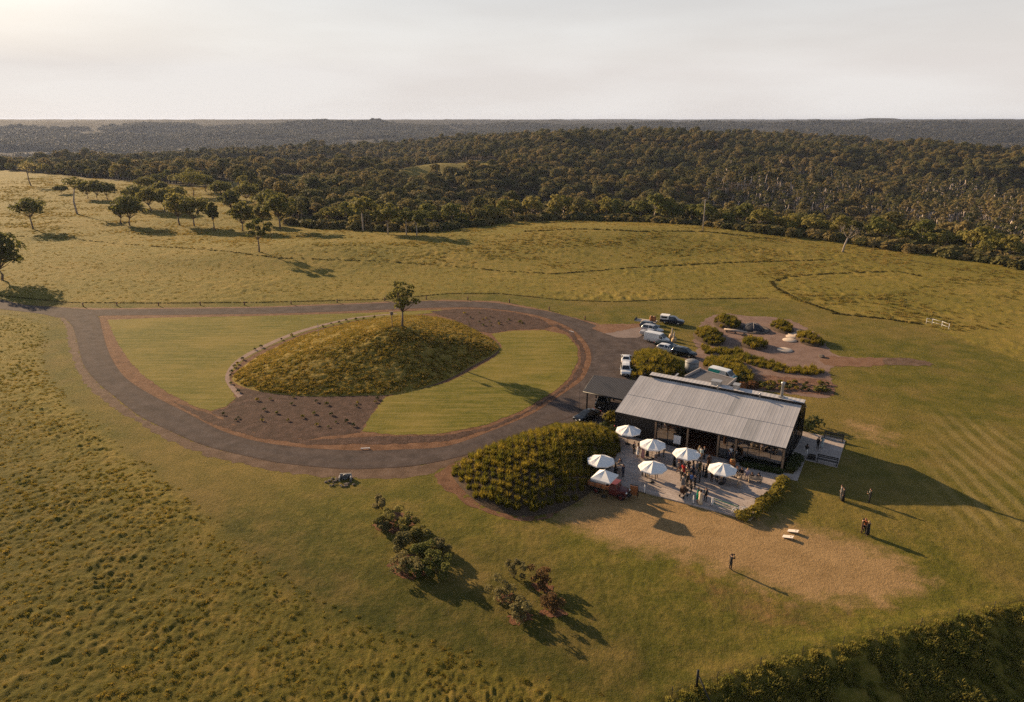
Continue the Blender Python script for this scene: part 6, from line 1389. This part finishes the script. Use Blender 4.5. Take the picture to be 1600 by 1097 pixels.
# edge line of the pasture
# meadow beyond the road
x, y = spread(120000, -330, 260, 128, 580); nl = np.interp(x, [q.x for q in MEADOW_NEAR], [q.y for q in MEADOW_NEAR]); fb = np.interp(np.clip(x/y, -1.2, 1.2), UB, YB)
k = inview(x, y) & (y > nl+.2) & (y < fb+14) & (y < 575); x, y = x[k], y[k]
LINE2 = [at(a, b) for a, b in ((0, 368), (120, 374), (250, 386), (430, 403), (600, 409), (700, 416), (800, 425), (870, 428), (1000, 418), (1150, 410), (1300, 406))]
l2y = np.interp(x, [q.x for q in LINE2], [q.y for q in LINE2]); upper = (y > l2y) | (x > 62)
patch = fbm(x/14, y/9, 90); k = R.uniform(0, 1, len(x)) < np.where(upper, np.clip((patch-.36)*3.6, .12, 1), .62)
x, y, upper, patch = x[k], y[k], upper[k], patch[k]
grass('meadow_grass', x, y, PT, np.where(upper, .6+1.1*np.clip(patch-.3, 0, 1), .6)+R.uniform(-.2, .2, len(x)), hs=np.where(upper, 1.0, .7))
# rougher rows: the track lines that cross the meadow
def row(pts, n, wid, s, hs):
    P = [at(a, b) for a, b in pts]; L_ = np.array([(p.x, p.y) for p in P]); c = np.concatenate([[0], np.cumsum(np.hypot(*np.diff(L_, axis=0).T))]); t = R.uniform(0, c[-1], n)
    return np.interp(t, c, L_[:, 0])+R.normal(0, wid*.4, n), np.interp(t, c, L_[:, 1])+R.normal(0, wid, n), np.full(n, s), np.full(n, hs)
rows = [row(((0, 368), (120, 374), (250, 386), (430, 403), (600, 409), (700, 416), (800, 425), (870, 428)), 340, .28, .65, 1.0), row(((870, 428), (1000, 418), (1150, 410), (1300, 406)), 270, .28, .65, 1.0), row(((1205, 441), (1230, 433), (1290, 428), (1400, 424), (1440, 432)), 110, .3, .8, 1.0), row(((1205, 441), (1212, 450), (1250, 470), (1310, 490)), 110, .3, .8, 1.0), row(((1300, 490), (1380, 498), (1440, 507)), 70, .2, .7, .9), row(((0, 462.5), (110, 473), (250, 474), (400, 473), (600, 468), (700, 459), (780, 459), (880, 469), (960, 472), (1050, 468), (1200, 466)), 1000, .06, .4, .9), row(((1210, 374), (1100, 362), (1000, 362), (900, 358), (820, 362)), 200, .4, .9, 1.0)]
x, y, s_, h_ = (np.concatenate([r_[i] for r_ in rows]) for i in range(4)); grass('tall_grass', x, y, [tuft(560+k, 50, .5, .42, .05, leafmat('track_grass', (.05, .05, .015), (.13, .10, .03), .35)) for k in range(3)], s_*R.uniform(.8, 1.2, len(x)), hs=h_)
# mound grass
x, y = spread(15000, -46, 2, 92, 145); k = inside(x, y, MOUND); x, y = x[k], y[k]; k = sdf(x, y, MOUND) > .3; x, y = x[k], y[k]
grass('mound_grass', x, y, [tuft(520+k, 44, .5, .55, .05, GRASS_MOUND, .8) for k in range(4)], .4+.5*fbm(x/4, y/4, 95), z=body_h(x, y)+.02)
# scrub on the slope that drops away at the lower right
x, y = spread(20000, 3, 62, 8, 60); ly = np.interp(x, [q[0] for q in LIP], [q[1] for q in LIP]); k = (y < ly-.4) & (y > ly-30) & (x > 5); x, y, ly = x[k], y[k], ly[k]
grass('slope_scrub', x, y, [tuft(540+k, 60, .6, .62, .055, GRASS_BANK, .7) for k in range(4)], np.where(ly-y < 1.5, .5, .4+1.3*np.clip(fbm(x/2.2, y/2.2, 97)-.3, 0, 1)), hs=1.0)

# ------------------------------------------------------------------ planted tussocks
TUS = [tuft(600+k, 170, .40, .84, .030, GRASS_TUSSOCK, .62, True, 'tussock') for k in range(5)]
tp = []
def fill(poly, step, margin=.25, jit=.22, ang=0.0):
    ca, sa = math.cos(ang), math.sin(ang); P_ = [(p[0]*ca+p[1]*sa, -p[0]*sa+p[1]*ca) for p in poly]
    xs_ = [p[0] for p in P_]; ys_ = [p[1] for p in P_]; rows_ = 0; y = min(ys_)
    while y < max(ys_):
        x = min(xs_)+(step/2 if rows_ % 2 else 0)
        while x < max(xs_):
            a, b = x+rnd.uniform(-jit, jit)*step, y+rnd.uniform(-jit, jit)*step; a, b = a*ca-b*sa, a*sa+b*ca
            if float(sdf(np.array([a]), np.array([b]), poly)[0]) > margin: tp.append((a, b))
            x += step
        y += step*.92; rows_ += 1
fill(BANK, .98, .2, .11, math.radians(28)); nbank = len(tp)
for poly in [BED_CAR, BED_VAN]+BED_G: fill(poly, .95)
fill(gp([(1095, 540), (1110, 545), (1150, 548), (1190, 562), (1230, 574), (1280, 577), (1294, 584), (1270, 588), (1220, 582), (1180, 573), (1140, 557), (1100, 552)], False), .95, .1)
order_ = sorted(range(len(tp)), key=lambda i: math.hypot(*tp[i])); first = None
for n_, i in enumerate(order_[:290]):
    a, b = tp[i]; z = float(body_h(np.array([a]), np.array([b]))[0]); s = rnd.uniform(.72, 1.2); zn = 'beside the old truck and patio' if a > 7.5 else ('along the curved foot of the bank nearest the camera' if b < 66.5 else ('on the bank edge that faces the lower road' if b-77 > (a-0)*.55-4.5 else 'on the broad top of the bank')); lb, gr = ('green gold grass tussock '+zn, 'tussocks '+zn) if i < nbank else ('green gold grass tussock planted in the bed by the car park', 'tussocks in the car park bed')
    o = obj('grass_tussock', TUS[n_ % 5], None, None, (a, b, z-.02), rnd.uniform(0, 6.28)); o.scale = (s, s, s*rnd.uniform(.85, 1.1)); tag(o, lb, 'grass tussock', gr)
rs_ = order_[290:]; x = np.array([tp[i][0] for i in rs_]); y = np.array([tp[i][1] for i in rs_]); grass('tussock_planting', x, y, TUS, R.uniform(.85, 1.2, len(x)), z=body_h(x, y)-.02)
# hedge clumps along the right edge of the patio and shrubs at the pavilion
def bush(name, label, p, blobs, n, size, mat, seed, group=None):
    t = thing(name, label, 'shrub', p, 0, group); g = MB()
    for k in range(4): a = k*1.7+seed; g.tube([(0, 0, -.05), (.15*math.cos(a), .15*math.sin(a), .35), (.4*math.cos(a), .4*math.sin(a), .75)], [.035, .028, .012], 4)
    obj('stem', g, BARK, t); obj('foliage', cards_mesh('foliage', blob_points(np.random.default_rng(seed), blobs, n), size, mat, seed=seed), None, t); return t
LEAF_HEDGE = leafmat('hedge_leaf', (.17, .155, .026), (.42, .30, .05), .55)
def hedge(label, a, b, seed, hgt=1.0, wd=.75, mat=LEAF_HEDGE, dens=230):
    a, b = G(*a), G(*b); d = (b-a); L_ = d.length; m = max(2, int(L_/.6)); bl = [(d.x*(k/(m-1)-.5)+rnd.uniform(-.1, .1), d.y*(k/(m-1)-.5)+rnd.uniform(-.1, .1), hgt*.5, wd*rnd.uniform(.85, 1.15), hgt*.55) for k in range(m)]
    return bush('hedge_bush', label, (a+b)/2, bl, dens*m, .15, mat, seed, None)
hedge('golden green hedge clump beside the pavilion end of the patio edge', (1209, 783), (1224, 757), 701)
hedge('golden green hedge clump in the middle of the right patio edge', (1181, 803), (1203, 783), 702)
hedge('golden green hedge clump with orange tips at the front corner of the patio', (1161, 811), (1174, 806), 703, .9, .8)
hedge('dark low shrub bed under the right hand windows of the pavilion', (1163, 728), (1215, 738), 704, .6, .7, LEAF_GREEN)
hedge('dark rounded shrub at the near right corner of the pavilion', (1234, 735), (1244, 722), 705, 1.1, .9, LEAF_GREEN)
hedge('dark shrub against the far right corner of the pavilion', (1262, 673), (1273, 668), 706, 1.5, 1.1, LEAF_GREEN)
hedge('loose yellow green shrub between the black sedan and the pavilion corner', (948, 660), (957, 655), 707, 1.3, .9, GRASS_TUSSOCK)
hedge('low green shrub tucked behind the planted bank by the pavilion corner', (944, 670), (961, 676), 708, 1.0, .8, LEAF_GREEN)
hedge('small green shrub at the foot of the black pavilion wall', (992, 682), (1008, 686), 709, .6, .5, LEAF_GREEN, 160)
hedge('rusty shrub on the rough mulch behind the annex', (1160, 608), (1176, 606), 710, 1.1, .9, leafmat('rust_leaf', (.09, .045, .02), (.17, .08, .035), .3))
hedge('dark green shrub right of the teal van on the mulch', (1150, 598), (1160, 592), 711, 1.1, .9, LEAF_GREEN)
# native shrubs on mulch rings in the foreground
RING = earth('ring_mulch', [(.08, .042, .022), (.16, .075, .040), (.25, .125, .070)], 1.2, .2, 6)
for px, py, rx, ry in ((616, 817, 2.0, 1.8), (646, 884, 2.3, 1.9), (789, 935, .75, .7), (849, 917, .8, .7), (813, 964, 1.0, .8), (863, 956, .95, .7)):
    c = G(px, py); sheet('mulch_ring', [(c.x+rx*math.cos(t), c.y+ry*math.sin(t)) for t in np.linspace(0, 2*PI, 30, endpoint=False)], .018, RING, jag=.25, seed=px)
SHL = [('grey green wispy shrub standing above the upper mulch ring', 597, 795, 1.5, .7), ('dark olive shrub in the middle of the upper mulch ring', 608, 818, 1.9, .85), ('sparse shrub at the left of the upper mulch ring', 599, 830, 1.3, .6), ('leafy shrub at the right of the upper mulch ring', 636, 826, 1.9, .8), ('dark shrub between the two mulch rings', 651, 842, 1.7, .75), ('pale leafed shrub just below the upper mulch ring', 628, 855, 2.0, .8), ('tall shrub at the top of the lower mulch ring', 660, 876, 2.4, .95), ('broad olive shrub filling the left of the lower mulch ring', 634, 894, 2.1, 1.0), ('dark shrub at the right edge of the lower mulch ring', 680, 896, 2.3, .9), ('small shrub up and to the right of the lower mulch ring', 684, 861, 1.8, .7), ('sparse shrub in the centre of the lower mulch ring', 657, 899, 1.7, .7)]
for i, (lb, px, py, h, r) in enumerate(SHL):
    h *= .8; r *= 1.2; q = np.random.default_rng(720+i); bl = [(q.normal()*r*.55, q.normal()*r*.55, h*q.uniform(.2, .85), r*q.uniform(.3, .55), h*.22) for _ in range(11)]+[(0, 0, h*.5, r*.5, h*.45)]
    bush('native_shrub', lb, G(px, py), bl, 2300, .078, [LEAF_GREY, LEAF_SHRUB, LEAF_GREY, LEAF_SHRUB, LEAF_SHRUB, LEAF_GREY, LEAF_SHRUB][i % 7], 720+i)
for i, (lb, px, py, h, r) in enumerate((('thin loose bush on the leftmost small mulch patch', 790, 936, 2.3, .8), ('wispy bush on the upper right small mulch patch', 849, 917, 2.0, .75), ('leafy bush on the lowest small mulch patch', 813, 964, 2.2, .8), ('loose bush on the small mulch patch farthest to the right', 864, 956, 2.1, .8), ('slender reddish bush up the slope between the small mulch patches', 803, 903, 2.0, .6))):
    h *= .85; r *= 1.15; q = np.random.default_rng(760+i); bl = [(q.normal()*r*.5, q.normal()*r*.5, h*q.uniform(.1, .9), r*q.uniform(.3, .5), h*.2) for _ in range(12)]
    bush('native_shrub', lb, G(px, py), bl, 1500, .075, LEAF_RUSTY if i % 2 else LEAF_GREY, 760+i)

# small plants dotted over the mulch beds and along the mound path
SP = [cards_mesh('plant', blob_points(np.random.default_rng(800+k), [(0, 0, .18, .26, .2)], 46), .09, [LEAF_GREEN, GRASS_TUSSOCK, LEAF_FIELD][k], seed=k) for k in range(3)]
def dots(n, poly, label, group, s0=.7, s1=1.6, px=None):
    pts_ = []
    if px: pts_ = [tuple(G(*q).to_2d()) for q in px]
    while len(pts_) < n:
        a, b = rnd.uniform(min(p[0] for p in poly), max(p[0] for p in poly)), rnd.uniform(min(p[1] for p in poly), max(p[1] for p in poly))
        if inside(np.array([a]), np.array([b]), poly)[0]: pts_.append((a, b))
    for a, b in pts_:
        s = rnd.uniform(s0, s1); o = obj('small_plant', SP[rnd.randrange(3)], None, None, (a, b, .03), rnd.uniform(0, 6)); o.scale = (s, s, s); tag(o, label, 'plant', group)
dots(26, gp([(345, 648), (372, 625), (400, 615), (480, 622), (560, 622), (596, 622), (575, 650), (558, 672), (480, 680), (400, 672)], False), 'small plant dotted over the mulch bed in front of the mound', 'plants in the front mulch bed', .5, 1.2)
dots(18, gp([(700, 490), (760, 488), (800, 495), (850, 508), (800, 510), (740, 512)], False), 'small plant dotted over the mulch bed behind the mound', 'plants in the back mulch bed', .6, 1.2)
dots(20, MOUND, 'small dark plant along the pale path around the mound', 'plants along the mound path', .8, 1.4, px=[(372, 613), (361, 600), (360, 588), (362, 582), (367, 574), (371, 569), (379, 562), (398, 547), (408, 543), (440, 531), (456, 525), (505, 511), (518, 507), (530, 505), (541, 502), (556, 500), (568, 499), (585, 497), (600, 495), (612, 494)])
dots(60, gp([(1165, 600), (1240, 596), (1298, 602), (1298, 615), (1200, 610)], False), 'small rusty plant on the rough mulch behind the pavilion', 'plants on the rough mulch', 1.0, 1.7)

# ------------------------------------------------------------------ air
hz = NT('haze_air'); hz.t.nodes.remove(hz.b); pv = hz.n('ShaderNodeVolumePrincipled'); pv.inputs['Color'].default_value = (.60, .72, 1.0, 1); pv.inputs['Density'].default_value = 5.0e-5; pv.inputs['Anisotropy'].default_value = .2
hz.l(pv.outputs[0], hz.out.inputs['Volume'])
g = MB(); g.box((0, 6000, -50), (34000, 22000, 224)); obj('haze', g, hz.mat, kind='stuff')
